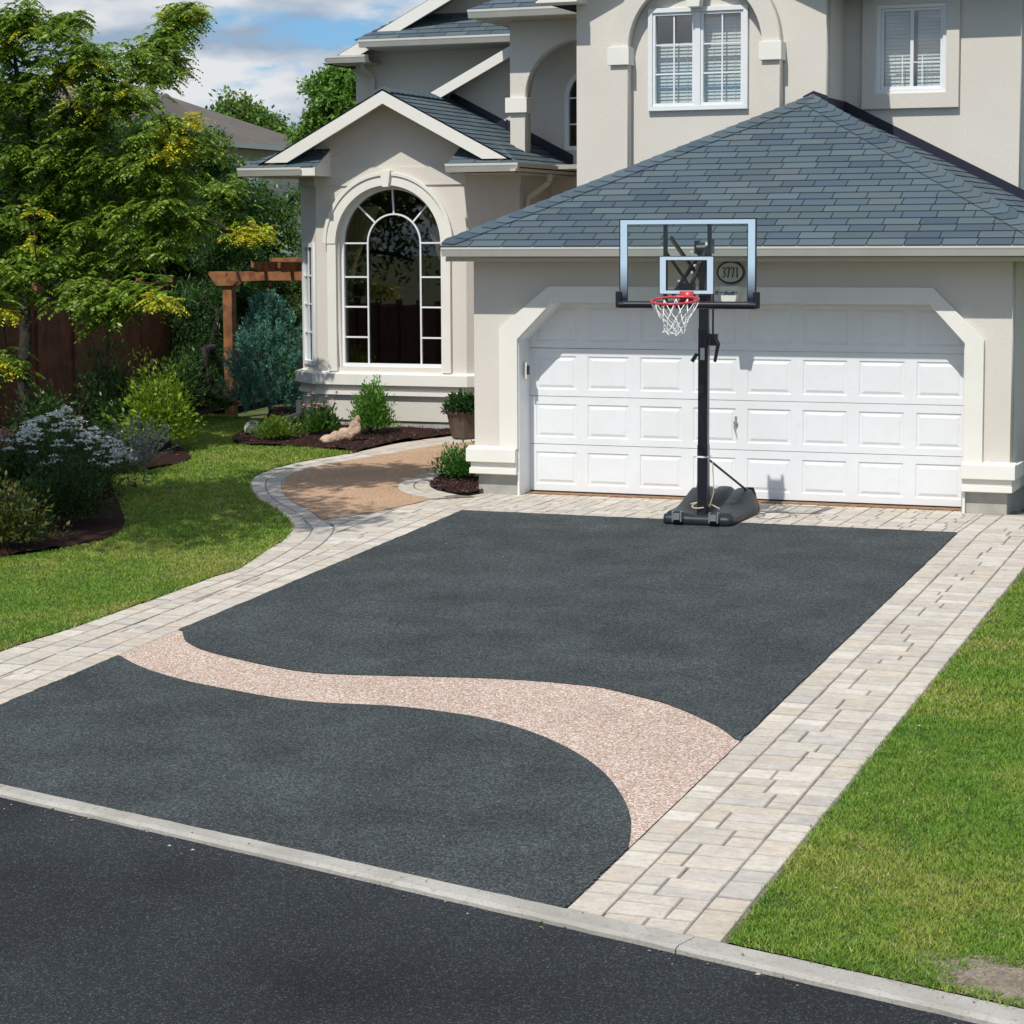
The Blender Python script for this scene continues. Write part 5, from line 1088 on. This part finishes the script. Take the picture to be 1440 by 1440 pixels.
bgtree('rounded leafy tree next to the bay window above the pergola', [(372, 285, 12, .45, 5), (392, 300, 12, .5, 6), (410, 330, 11.5, .5, 6), (380, 330, 11.5, .5, 6), (400, 365, 11, .5, 5), (360, 350, 11, .5, 5), (415, 290, 12, .4, 4), (378, 410, 10, .4, 4), (412, 400, 10, .4, 6), (390, 440, 9.5, .4, 6), (415, 450, 9.5, .4, 6), (405, 490, 9.2, .4, 6), (415, 530, 9.0, .4, 6), (350, 450, 9.5, .4, 6), (350, 520, 9.2, .4, 6), (385, 545, 9.2, .4, 6), (345, 270, 11.5, .35, 3)], (-9.2, 13.0), 1.6, GREEN+DARK[:2], nl=200, rad=.36, size=.085)
cf = blob_centers([(300, 370, 8.6, .35, 5), (322, 352, 8.6, .3, 4), (335, 395, 8.4, .35, 5), (310, 420, 8.4, .4, 6), (285, 440, 8.4, .4, 6), (262, 420, 8.6, .35, 5), (290, 480, 8.3, .4, 6), (262, 480, 8.4, .35, 5), (240, 450, 8.5, .3, 4), (300, 520, 8.2, .35, 5)], 1.2)
tree('cedar_tree', 'feathery dark conifer standing left of the pergola post', gp(292, 576), 1.0, cf, .06, [dict(centers=cf, rad=.34, nleaf=260, size=.11, ratio=.16, cols=[(.06, .15, .035), (.09, .20, .045), (.04, .10, .03)], droop=-.5)])
def fartree(label, cen, base, n, rad, size, cols, r0=.2):
    return tree('distant_tree', label, base, 2.5, cen, r0, [dict(centers=cen, rad=rad, nleaf=160, size=size, ratio=.55, cols=cols, droop=.2)], 'distant trees')
fc = blob_centers([(322, 172, 45, .9, 6), (345, 168, 45, 1., 7), (330, 190, 45, 1., 6), (362, 185, 45, .9, 6), (378, 200, 45, .9, 5), (395, 215, 45, .9, 4), (300, 195, 45, .9, 4), (345, 215, 45, 1.3, 8)], 2.2)
fartree('far green tree peeping over the neighbouring roof ridge', fc, (-27, 45), 0, .6, .20, [(.14, .25, .045), (.18, .31, .05), (.10, .18, .04)])
fc = blob_centers([(458, 118, 19, .3, 4), (480, 105, 19, .3, 4), (470, 140, 19, .45, 6), (490, 130, 19, .45, 7), (455, 165, 19, .4, 5), (480, 168, 19, .5, 7), (500, 110, 19, .35, 5), (508, 150, 19, .5, 7), (448, 190, 19, .4, 5), (425, 200, 19, .3, 3), (475, 195, 19, .6, 7), (520, 190, 19, .6, 6)], 2.0)
fartree('bright green tree rising behind the left corner of the house', fc, (-10.8, 19), 0, .30, .115, [(.17, .33, .05), (.22, .40, .06), (.12, .24, .04)])
fc = ell_centers((3.5, 30, 5), (4, 2, 3), 26)
sc_ = ell_centers((-4.7, -8.0, 7.9), (3.6, 2.3, .9), 165, .1)+ell_centers((-2.5, -4.75, 7.4), (1.0, .75, .4), 15, .1)
tree('shade_tree', 'broad front-yard tree that throws the dappled shade across the left lawn', (-7.6, -8.4), 4.6, sc_, .2, [dict(centers=sc_, rad=.7, nleaf=240, size=.15, ratio=.5, cols=GREEN, droop=.3)], lean=(.8, .6))
sc_ = ell_centers((-13.5, -15, 4.6), (3.6, 3.6, 3.4), 90, .4)
tree('shade_tree', 'leafy tree past the street end of the fence, mirrored in the arched window', (-13.5, -15), 2.0, sc_, .2, [dict(centers=sc_, rad=.9, nleaf=150, size=.2, ratio=.5, cols=GREEN, droop=.3)])
# ================================================================== SHRUBS AND FLOWERS
def shrub(name, label, cat, base, w, h, n, size, cols, ratio=.45, up=.4, m='leaf', stems=10, lift=.15, group=None, dome=True, tilt=None, foliage='foliage', rough=.4):
    x, y = base; z0 = g(x, y)+.02; t = thing(name, label, cat, (x, y, z0), group)
    d = unit(rng.normal(size=(n, 3))); d[:, 2] = np.abs(d[:, 2]) if dome else d[:, 2]
    k = (rng.random(n)**.45)*(1-rough/2+rough*vnoise(d[:, 0]*3+x*7, d[:, 1]*3+d[:, 2]*4, 1.3, int(abs(x*100)) % 50))
    hh = h*(1-lift); P = np.c_[x+d[:, 0]*w/2*k, y+d[:, 1]*w/2*k, z0+h*lift+d[:, 2]*hh*k]
    sp = vnoise(np.arctan2(d[:, 1], d[:, 0])*2.2+x*3, d[:, 2]*3+y, 2.2, int(abs(y*37)) % 90); sp = (np.clip(sp-.55, 0, 1)*.8)[:, None]*(k[:, None] > .8); P = P+d*sp*[w, w, h*.9]
    D = d*[1, 1, .7]+rng.normal(size=(n, 3))*.55+[0, 0, up]
    quick_mesh(foliage, leaves(P, D, size*rng.uniform(.6, 1.25, n), ratio, .3, np.tile([0, 0, .8], (n, 1))), 0, 4, M[m], t, pick(cols, n, .3))
    q = MB()
    for i in range(stems):
        a = random.uniform(0, 6.28); r1 = random.uniform(.2, .8)*w/2; e = V((x+r1*math.cos(a), y+r1*math.sin(a), z0+h*random.uniform(.5, .85)))
        s = V((x+.06*math.cos(a), y+.06*math.sin(a), z0-.03)); q.tube([s, s.lerp(e, .5)+V((0, 0, .06*h)), e], [.008, .006, .003], 5, False)
    if stems: q.build('stems', M['bark'], t)
    return t, z0
# juniper: upright feathery sprays
x, y = gp(380, 588); z0 = g(x, y); t = thing('juniper', 'upright blue-green juniper beside the bay', 'shrub', (x, y, z0))
c = []
for i in range(260):
    f = random.random()**.85; a = random.uniform(0, 6.28); r = .56*(1-f**2.2*.8)*math.sqrt(random.random())*(1.0 if f > .12 else .8); c.append(V((x+r*math.cos(a), y+r*math.sin(a), z0+.08+1.50*f)))
P = []; D = []; Cc = []
for p in c:
    out = V((p.x-x, p.y-y, 0)); ax = (out*.9+V((random.gauss(0, .15), random.gauss(0, .15), .8))).normalized(); L = random.uniform(.16, .34); k = 90
    tt = rng.random(k)[:, None]; P.append(np.array(p)+np.array(ax)*L*tt+rng.normal(size=(k, 3))*.018); D.append(np.array(ax)+rng.normal(size=(k, 3))*.55)
    b = random.uniform(.9, 1.7); Cc.append(pick([(.09*b, .25*b, .19*b), (.07*b, .19*b, .14*b), (.18*b, .36*b, .32*b), (.07*b, .16*b, .07*b)], k, .25))
P = np.concatenate(P); D = np.concatenate(D); quick_mesh('foliage', leaves(P, D, rng.uniform(.03, .07, len(P)), .28), 0, 4, M['leaf'], t, np.concatenate(Cc))
q = MB(); q.tube([(x, y, z0-.05), (x, y, z0+1.2)], [.03, .01], 6); q.build('trunk', M['bark'], t)
lime, _ = shrub('shrub', 'bright lime-green shrub catching the sun in the left bed', 'shrub', gp(225, 636), .95, 1.05, 3400, .075, LIME, .5, .5)
shrub('shrub', 'dark rounded shrub at the front of the left bed, below the white flowers', 'shrub', gp(100, 742), .85, .72, 5200, .05, [(.035, .075, .012), (.05, .10, .014), (.025, .05, .01)], .35, .6)
shrub('shrub', 'low leafy shrub at the left edge of the photo, nearest the lawn', 'shrub', gp(14, 776), .8, .62, 2600, .065, [(.06, .10, .02), (.09, .13, .02), (.04, .07, .015), (.18, .15, .03)], .45, .5)
shrub('shrub', 'dark green shrub against the fence, between white and lime plants', 'shrub', gp(150, 622), .9, 1.25, 3000, .07, DARK, .4, .6)
shrub('shrub', 'dim broadleaf shrub far left beneath the lowest locust branch', 'shrub', gp(35, 700), .8, .6, 2200, .07, DARK+[(.05, .05, .02)], .45, .5)
shrub('shrub', 'round bright green bush in front of the arched window', 'shrub', gp(525, 614), .52, .70, 3600, .062, [(.10, .26, .03), (.13, .32, .035), (.07, .18, .02), (.16, .36, .05)], .32, .8, rough=.5)
shrub('shrub', 'small bright green bush in the mulch by the garage corner', 'shrub', gp(647, 676), .52, .36, 2400, .06, [(.06, .20, .03), (.08, .26, .035), (.045, .14, .02)], .28, .6, rough=.5)
shrub('shrub', 'low yellow-green mound beside the grey rock', 'shrub', gp(387, 621), .52, .30, 2600, .055, [(.17, .27, .03), (.11, .20, .025), (.22, .33, .05)], .35, .8)
shrub('shrub', 'shaded dark shrub behind the right-hand garage corner', 'shrub', (6.75, 1.3), 1.1, .9, 2200, .08, DARK, .5, .5)
shrub('shrub', 'tall shrub glimpsed at the right edge of the upper wall', 'shrub', (8.2, 12.0), 2.6, 3.6, 3500, .14, GREEN, .5, .5)
# white-flowered sedum / hydrangea
xh, yh = gp(98, 700); t, z0 = shrub('hydrangea', 'wide shrub topped with flat white flower heads beside the fence', 'flowering shrub', (xh, yh), 1.35, .70, 3200, .07, DARK+[(.06, .12, .04)], .45, .5)
P = []; D = []; Cc = []
q = MB()
for i in range(135):
    a = random.uniform(0, 6.28); r = math.sqrt(random.random())*.74; cx_, cy_ = xh+r*math.cos(a), yh+r*math.sin(a)*.8; cz_ = z0+.86-.36*r*r/.5+random.uniform(-.04, .05)+(.10 if cx_ < xh else -.05); rr = random.uniform(.03, .07); k = 34
    an = rng.uniform(0, 6.28, k); ra = rr*np.sqrt(rng.random(k)); P.append(np.c_[cx_+ra*np.cos(an), cy_+ra*np.sin(an), cz_+rng.uniform(-.006, .012, k)-ra*.25]); D.append(np.c_[rng.normal(size=(k, 2)), rng.normal(size=k)*.25]); Cc.append(pick([(.86, .88, .84), (.90, .91, .88), (.78, .82, .78)], k, .08))
    q.tube([(cx_, cy_, cz_), (xh+(cx_-xh)*.6, yh+(cy_-yh)*.6, z0+.3)], .003, 4, False)
quick_mesh('flowers', leaves(np.concatenate(P), np.concatenate(D), rng.uniform(.024, .038, sum(map(len, P))), .8, 0, np.tile([0, 0, 2.], (sum(map(len, P)), 1))), 0, 4, M['petal'], t, np.concatenate(Cc)); q.build('flower_stems', M['stem'], t)
def stalks(t, x, y, z0, n, h, w, tint, nl=14, ls=.03, m='leaf', thick=.0022):
    q = MB(); P = []; D = []; C = []
    for i in range(n):
        a = random.uniform(0, 6.28); r = random.random()**.6*w; e = V((x+r*math.cos(a), y+r*math.sin(a), z0+h*random.uniform(.6, 1.05)*(1-.35*(r/w)**2))); s = V((x+r*.2*math.cos(a), y+r*.2*math.sin(a), z0)); m_ = s.lerp(e, .55)+V((0, 0, .06))
        q.tube([s, m_, e], thick, 4, False)
        for j in range(nl):
            f = random.uniform(.2, 1); p = s.lerp(e, f)+V((0, 0, .05*math.sin(math.pi*f))); P.append(p[:]); D.append((random.gauss(0, 1), random.gauss(0, 1), .6))
    n_ = len(P); return q, np.array(P), np.array(D)
x, y = gp(188, 668); z0 = g(x, y)+.02; t = thing('sage_plant', 'wispy grey-violet sage in front of the lime-green shrub', 'plant', (x, y, z0))
q, P, D = stalks(t, x, y, z0, 110, .72, .62, None, 46, thick=.0016); q.build('stems', M['stem'], t); quick_mesh('foliage', leaves(P, D, rng.uniform(.018, .045, len(P)), .25), 0, 4, M['leaf'], t, pick([(.10, .14, .13), (.10, .14, .13), (.15, .14, .24), (.20, .22, .26)], len(P), .3))
# far-left dusky pink flowers
x, y = gp(4, 676); t, z0 = shrub('pink_flowers', 'dusky pink flowers at the left edge beside the white flower heads', 'flowers', (x, y), .6, .55, 1400, .05, DARK, .4, .6)
k = 260; pf = quick_mesh('flowers', leaves(np.c_[x+rng.normal(size=k)*.17, y+rng.normal(size=k)*.14, z0+.52+rng.uniform(-.12, .08, k)], rng.normal(size=(k, 3)), rng.uniform(.03, .05, k), .8), 0, 4, M['petal'], t, pick([(.30, .10, .14), (.22, .20, .24), (.40, .16, .2)], k)); pf['kind'] = 'stuff'
# hosta clumps at the gate
x, y = gp(286, 592); z0 = g(x, y)+.02; t = thing('hosta', 'broad-leaved hosta in the shade left of the pergola post', 'plant', (x, y, z0)); k = 260
a = rng.uniform(0, 6.28, k); el = rng.uniform(.15, 1.1, k); D = np.c_[np.cos(a)*np.cos(el), np.sin(a)*np.cos(el), np.sin(el)]; r = rng.uniform(.05, .38, k)
quick_mesh('foliage', leaves(np.c_[x+np.cos(a)*r, y+np.sin(a)*r, z0+.12+.22*(1-r/.4)+rng.uniform(0, .05, k)], D*[1, 1, .45], rng.uniform(.13, .22, k), .5, .5, np.tile([0, 0, 1.], (k, 1))), 0, 4, M['leaf'], t, pick([(.07, .13, .03), (.10, .17, .04), (.05, .09, .02)], k))
# coneflowers
x, y = gp(450, 614); t, z0 = shrub('coneflowers', 'clump of pink coneflowers between the low mound and the pale log-shaped rock', 'flowers', (x, y), .46, .36, 1000, .085, [(.08, .20, .03), (.11, .26, .04), (.06, .14, .02)], .35, .7)
q = MB(); q2 = MB(); P = []; D = []
for i in range(20):
    a = random.uniform(0, 6.28); r = math.sqrt(random.random())*.25; h = random.uniform(.34, .58); e = V((x+r*math.cos(a), y+r*math.sin(a)*.8, z0+h)); q.tube([(x+r*.4*math.cos(a), y+r*.3*math.sin(a), z0), e], .0035, 5, False)
    q2.tube([e-V((0, 0, .004)), e+V((0, 0, .014)), e+V((0, 0, .024))], [.012, .014, .004], 8)
    for j in range(11):
        b = 2*math.pi*j/11; P.append((e.x+.008*math.cos(b), e.y+.008*math.sin(b), e.z+.004)); D.append((math.cos(b), math.sin(b), -.55))
q.build('flower_stems', M['stem'], t); q2.build('flower_centres', M['brown_sill'], t); n_ = len(P); quick_mesh('petals', leaves(np.array(P), np.array(D), np.full(n_, .034), .4, 0, np.tile([0, 0, 2.], (n_, 1))), 0, 4, M['petal'], t, pick([(.55, .22, .38), (.65, .35, .48), (.45, .15, .28)], n_, .2))
# rocks
def rock(name, label, base, pts, m, seed, zoff=0):
    """blobby boulder grown along a few (dx,dy,dz,r) lumps"""
    bm = bmesh.new(); x, y = base; z = g(x, y)+zoff
    for (dx, dy, dz, rx, rz_) in pts:
        r = bmesh.ops.create_icosphere(bm, subdivisions=4, radius=1); bmesh.ops.scale(bm, verts=r['verts'], vec=(rx, rx*.8, rz_)); bmesh.ops.translate(bm, verts=r['verts'], vec=(x+dx, y+dy, z+dz))
    from mathutils import noise
    for v in bm.verts:
        p = v.co*9+V((seed, 0, 0)); d = noise.noise_vector(p)*.022+noise.noise_vector(p*2.6)*.012; v.co += d
    me = bpy.data.meshes.new(name); bm.to_mesh(me); bm.free(); o = link(name, me, M[m], None, True)
    r = o.modifiers.new('r', 'REMESH'); r.mode = 'VOXEL'; r.voxel_size = .014; r.use_smooth_shade = True
    return tag(o, label, 'rock')
rock('rock', 'pale pinkish log-shaped rock lying in the mulch before the round bush', gp(462, 625), [(-.02, 0, .05, .10, .08), (.09, .05, .08, .11, .09), (.20, .12, .12, .11, .10), (.29, .18, .20, .085, .11), (.33, .2, .29, .05, .09)], 'rock', 3)
rock('rock', 'grey rock at the left end of the front bed', gp(357, 612), [(0, 0, .08, .14, .12), (.10, .06, .06, .11, .09), (-.05, -.04, .02, .08, .06)], 'grey_rock', 9)
rock('rock', 'small flat pale stone behind the yellow-green mound', gp(396, 594), [(0, 0, .03, .13, .05), (.14, .05, .03, .10, .045)], 'rock', 14)
# potted plant
x, y = gp(651, 617); x += .02; z0 = g(x, y)+.012; t = thing('potted_plant', 'dark green plant in a tapered brown planter at the garage corner', 'potted plant', (x, y, z0))
q = MB(); n = 8; prof = [(.155, 0), (.165, .02), (.225, .31), (.245, .315), (.248, .355), (.225, .36), (.21, .33), (.0, .33)]
for (r0, z_0), (r1, z_1) in zip(prof[:-1], prof[1:]):
    for i in range(n):
        a, b = math.pi/8+2*math.pi*i/n, math.pi/8+2*math.pi*(i+1)/n; q.face([(x+r0*math.cos(a), y+r0*math.sin(a), z0+z_0), (x+r0*math.cos(b), y+r0*math.sin(b), z0+z_0), (x+r1*math.cos(b), y+r1*math.sin(b), z0+z_1), (x+r1*math.cos(a), y+r1*math.sin(a), z0+z_1)])
q.build('pot', M['pot'], t)
k = 900; d = unit(rng.normal(size=(k, 3))); d[:, 2] = abs(d[:, 2]); kk = rng.random((k, 1))**.4
quick_mesh('foliage', leaves(np.array([x, y, z0+.34])+d*kk*[.27, .27, .24], d+rng.normal(size=(k, 3))*.5, rng.uniform(.05, .10, k), .5, .4, np.tile([0, 0, 1.], (k, 1))), 0, 4, M['leaf'], t, pick([(.025, .08, .02), (.035, .11, .025), (.02, .055, .015), (.06, .16, .04)], k))
# little white marker stake by the fence, twig on the lawn edge, stray leaf
x, y = gp(113, 600); q = MB(); q.tube([(x, y, g(x, y)), (x-.01, y, g(x, y)+.36)], .010, 8); q.obox((x-.012, y-.012, g(x, y)+.33), (1, 0, 0), (0, 1, 0), (0, 0, 1), .018, .004, .06)
tag(q.build('garden_stake', M['vinyl']), 'thin white garden stake standing by the fence above the white flowers', 'stake')
shrub('shrub', 'dark spreading shrub under the locust, between the pink flowers and the fence', 'shrub', gp(60, 640), .9, .8, 2600, .07, DARK, .45, .5)
shrub('shrub', 'low dark ground-hugging plant between the two front bushes of the left bed', 'shrub', gp(58, 725), .6, .4, 2000, .05, DARK+GREEN[:1], .4, .5)
shrub('shrub', 'small dark plant tucked behind the sage at the foot of the fence', 'shrub', gp(175, 628), .8, .6, 2200, .07, DARK, .4, .5)
shrub('shrub', 'shady shrub filling the corner between the hosta and the fence', 'shrub', gp(262, 578), .8, .8, 2200, .08, DARK, .45, .5)

# small dry debris: along the kerb, on the drive edges and on the lawns
k = 420; xx = np.concatenate([rng.uniform(-2, 9, 230), rng.uniform(.5, 5.7, 60), rng.uniform(6.7, 8.6, 60), rng.uniform(-4, -.6, 70)])
yy = np.concatenate([ycurb(xx[:230])-.16-np.abs(rng.normal(size=230))*.10, rng.uniform(-12, -1.6, 60), rng.uniform(-13, -5, 60), rng.uniform(-8, 1, 70)])
yy[:40] = ycurb(xx[:40])-rng.uniform(0, .12, 40); keep = yy > -15.5; zz = np.where(yy < ycurb(xx)-.12, SL*(yy-YD)-.018, G(xx, yy)+.009)+.002; zz[290:] += .02
dl = leaves(np.c_[xx, yy, zz], np.c_[rng.normal(size=(k, 2)), rng.uniform(0, .3, k)], rng.uniform(.008, .03, k), .6, .6, np.tile([0, 0, 2.], (k, 1)))
tag(quick_mesh('leaf_litter', dl, 0, 4, M['petal'], None, pick([(.28, .20, .10), (.40, .34, .24), (.16, .10, .05), (.5, .47, .40), (.22, .22, .06)], k)), kind='stuff')
# ================================================================== LIGHT, SKY, CAMERA
sd = V((.14, 1, -1.39)).normalized()              # direction the sunlight travels
su = bpy.data.lights.new('sun', 'SUN'); su.energy = 4.0; su.angle = math.radians(.53); su.color = (1, .955, .88)
so = bpy.data.objects.new('sun', su); COL.objects.link(so); so.rotation_euler = sd.to_track_quat('-Z', 'Y').to_euler()
w = bpy.data.worlds.new('World'); S.world = w; w.use_nodes = True; nt = w.node_tree; nt.nodes.clear(); N = nt.nodes.new; L = nt.links.new
out = N('ShaderNodeOutputWorld'); bg = N('ShaderNodeBackground'); L(bg.outputs[0], out.inputs[0]); bg.inputs[1].default_value = .10
sky = N('ShaderNodeTexSky'); sky.sky_type = 'NISHITA'; sky.sun_disc = False; sky.sun_elevation = math.asin(-sd.z)
sky.sun_rotation = math.atan2(-sd.x, -sd.y); sky.air_density = 1.0; sky.dust_density = .3; sky.ozone_density = 2.5
tc = N('ShaderNodeTexCoord'); mp = N('ShaderNodeMapping'); mp.inputs['Scale'].default_value = (1, 1, 2.8); L(tc.outputs['Generated'], mp.inputs[0])
n1 = N('ShaderNodeTexNoise'); n1.inputs['Scale'].default_value = 9; n1.inputs['Detail'].default_value = 8; n1.inputs['Roughness'].default_value = .55; L(mp.outputs[0], n1.inputs['Vector'])
r1 = N('ShaderNodeMapRange'); r1.interpolation_type = 'SMOOTHSTEP'; r1.inputs[1].default_value = .43; r1.inputs[2].default_value = .525; L(n1.outputs[0], r1.inputs[0])
n2 = N('ShaderNodeTexNoise'); n2.inputs['Scale'].default_value = 11; n2.inputs['Detail'].default_value = 6; L(mp.outputs[0], n2.inputs['Vector'])
cr = N('ShaderNodeValToRGB'); cr.color_ramp.elements[0].position = .42; cr.color_ramp.elements[0].color = (.40, .52, .68, 1); cr.color_ramp.elements[1].position = .58; cr.color_ramp.elements[1].color = (.95, .97, 1, 1); L(n2.outputs[0], cr.inputs[0])
sc = N('ShaderNodeVectorMath'); sc.operation = 'SCALE'; sc.inputs['Scale'].default_value = 8.2; L(cr.outputs[0], sc.inputs[0])
mx = N('ShaderNodeMix'); mx.data_type = 'RGBA'; L(r1.outputs[0], mx.inputs[0]); tn = N('ShaderNodeMix'); tn.data_type = 'RGBA'; tn.blend_type = 'MULTIPLY'; tn.inputs[0].default_value = 1; tn.inputs[7].default_value = (.55, .81, 1.10, 1); L(sky.outputs[0], tn.inputs[6]); L(tn.outputs[2], mx.inputs[6]); L(sc.outputs[0], mx.inputs[7]); L(mx.outputs[2], bg.inputs[0])
cd = bpy.data.cameras.new('camera'); co = bpy.data.objects.new('camera', cd); COL.objects.link(co); co.location = CO
co.matrix_world = Matrix(((RT.x, UP.x, -FW.x, CO.x), (RT.y, UP.y, -FW.y, CO.y), (RT.z, UP.z, -FW.z, CO.z), (0, 0, 0, 1)))
cd.sensor_width = 36; cd.lens = CAM['f']/1440*36; cd.shift_x = 0; cd.shift_y = -(720-CAM['cy'])/1440; cd.clip_end = 2000; cd.clip_start = .1
S.camera = co
S.view_settings.view_transform = 'Standard'; S.view_settings.look = 'None'; S.view_settings.exposure = 0; S.view_settings.gamma = 1
S.cycles.max_bounces = 5; S.cycles.diffuse_bounces = 3; S.cycles.transparent_max_bounces = 8
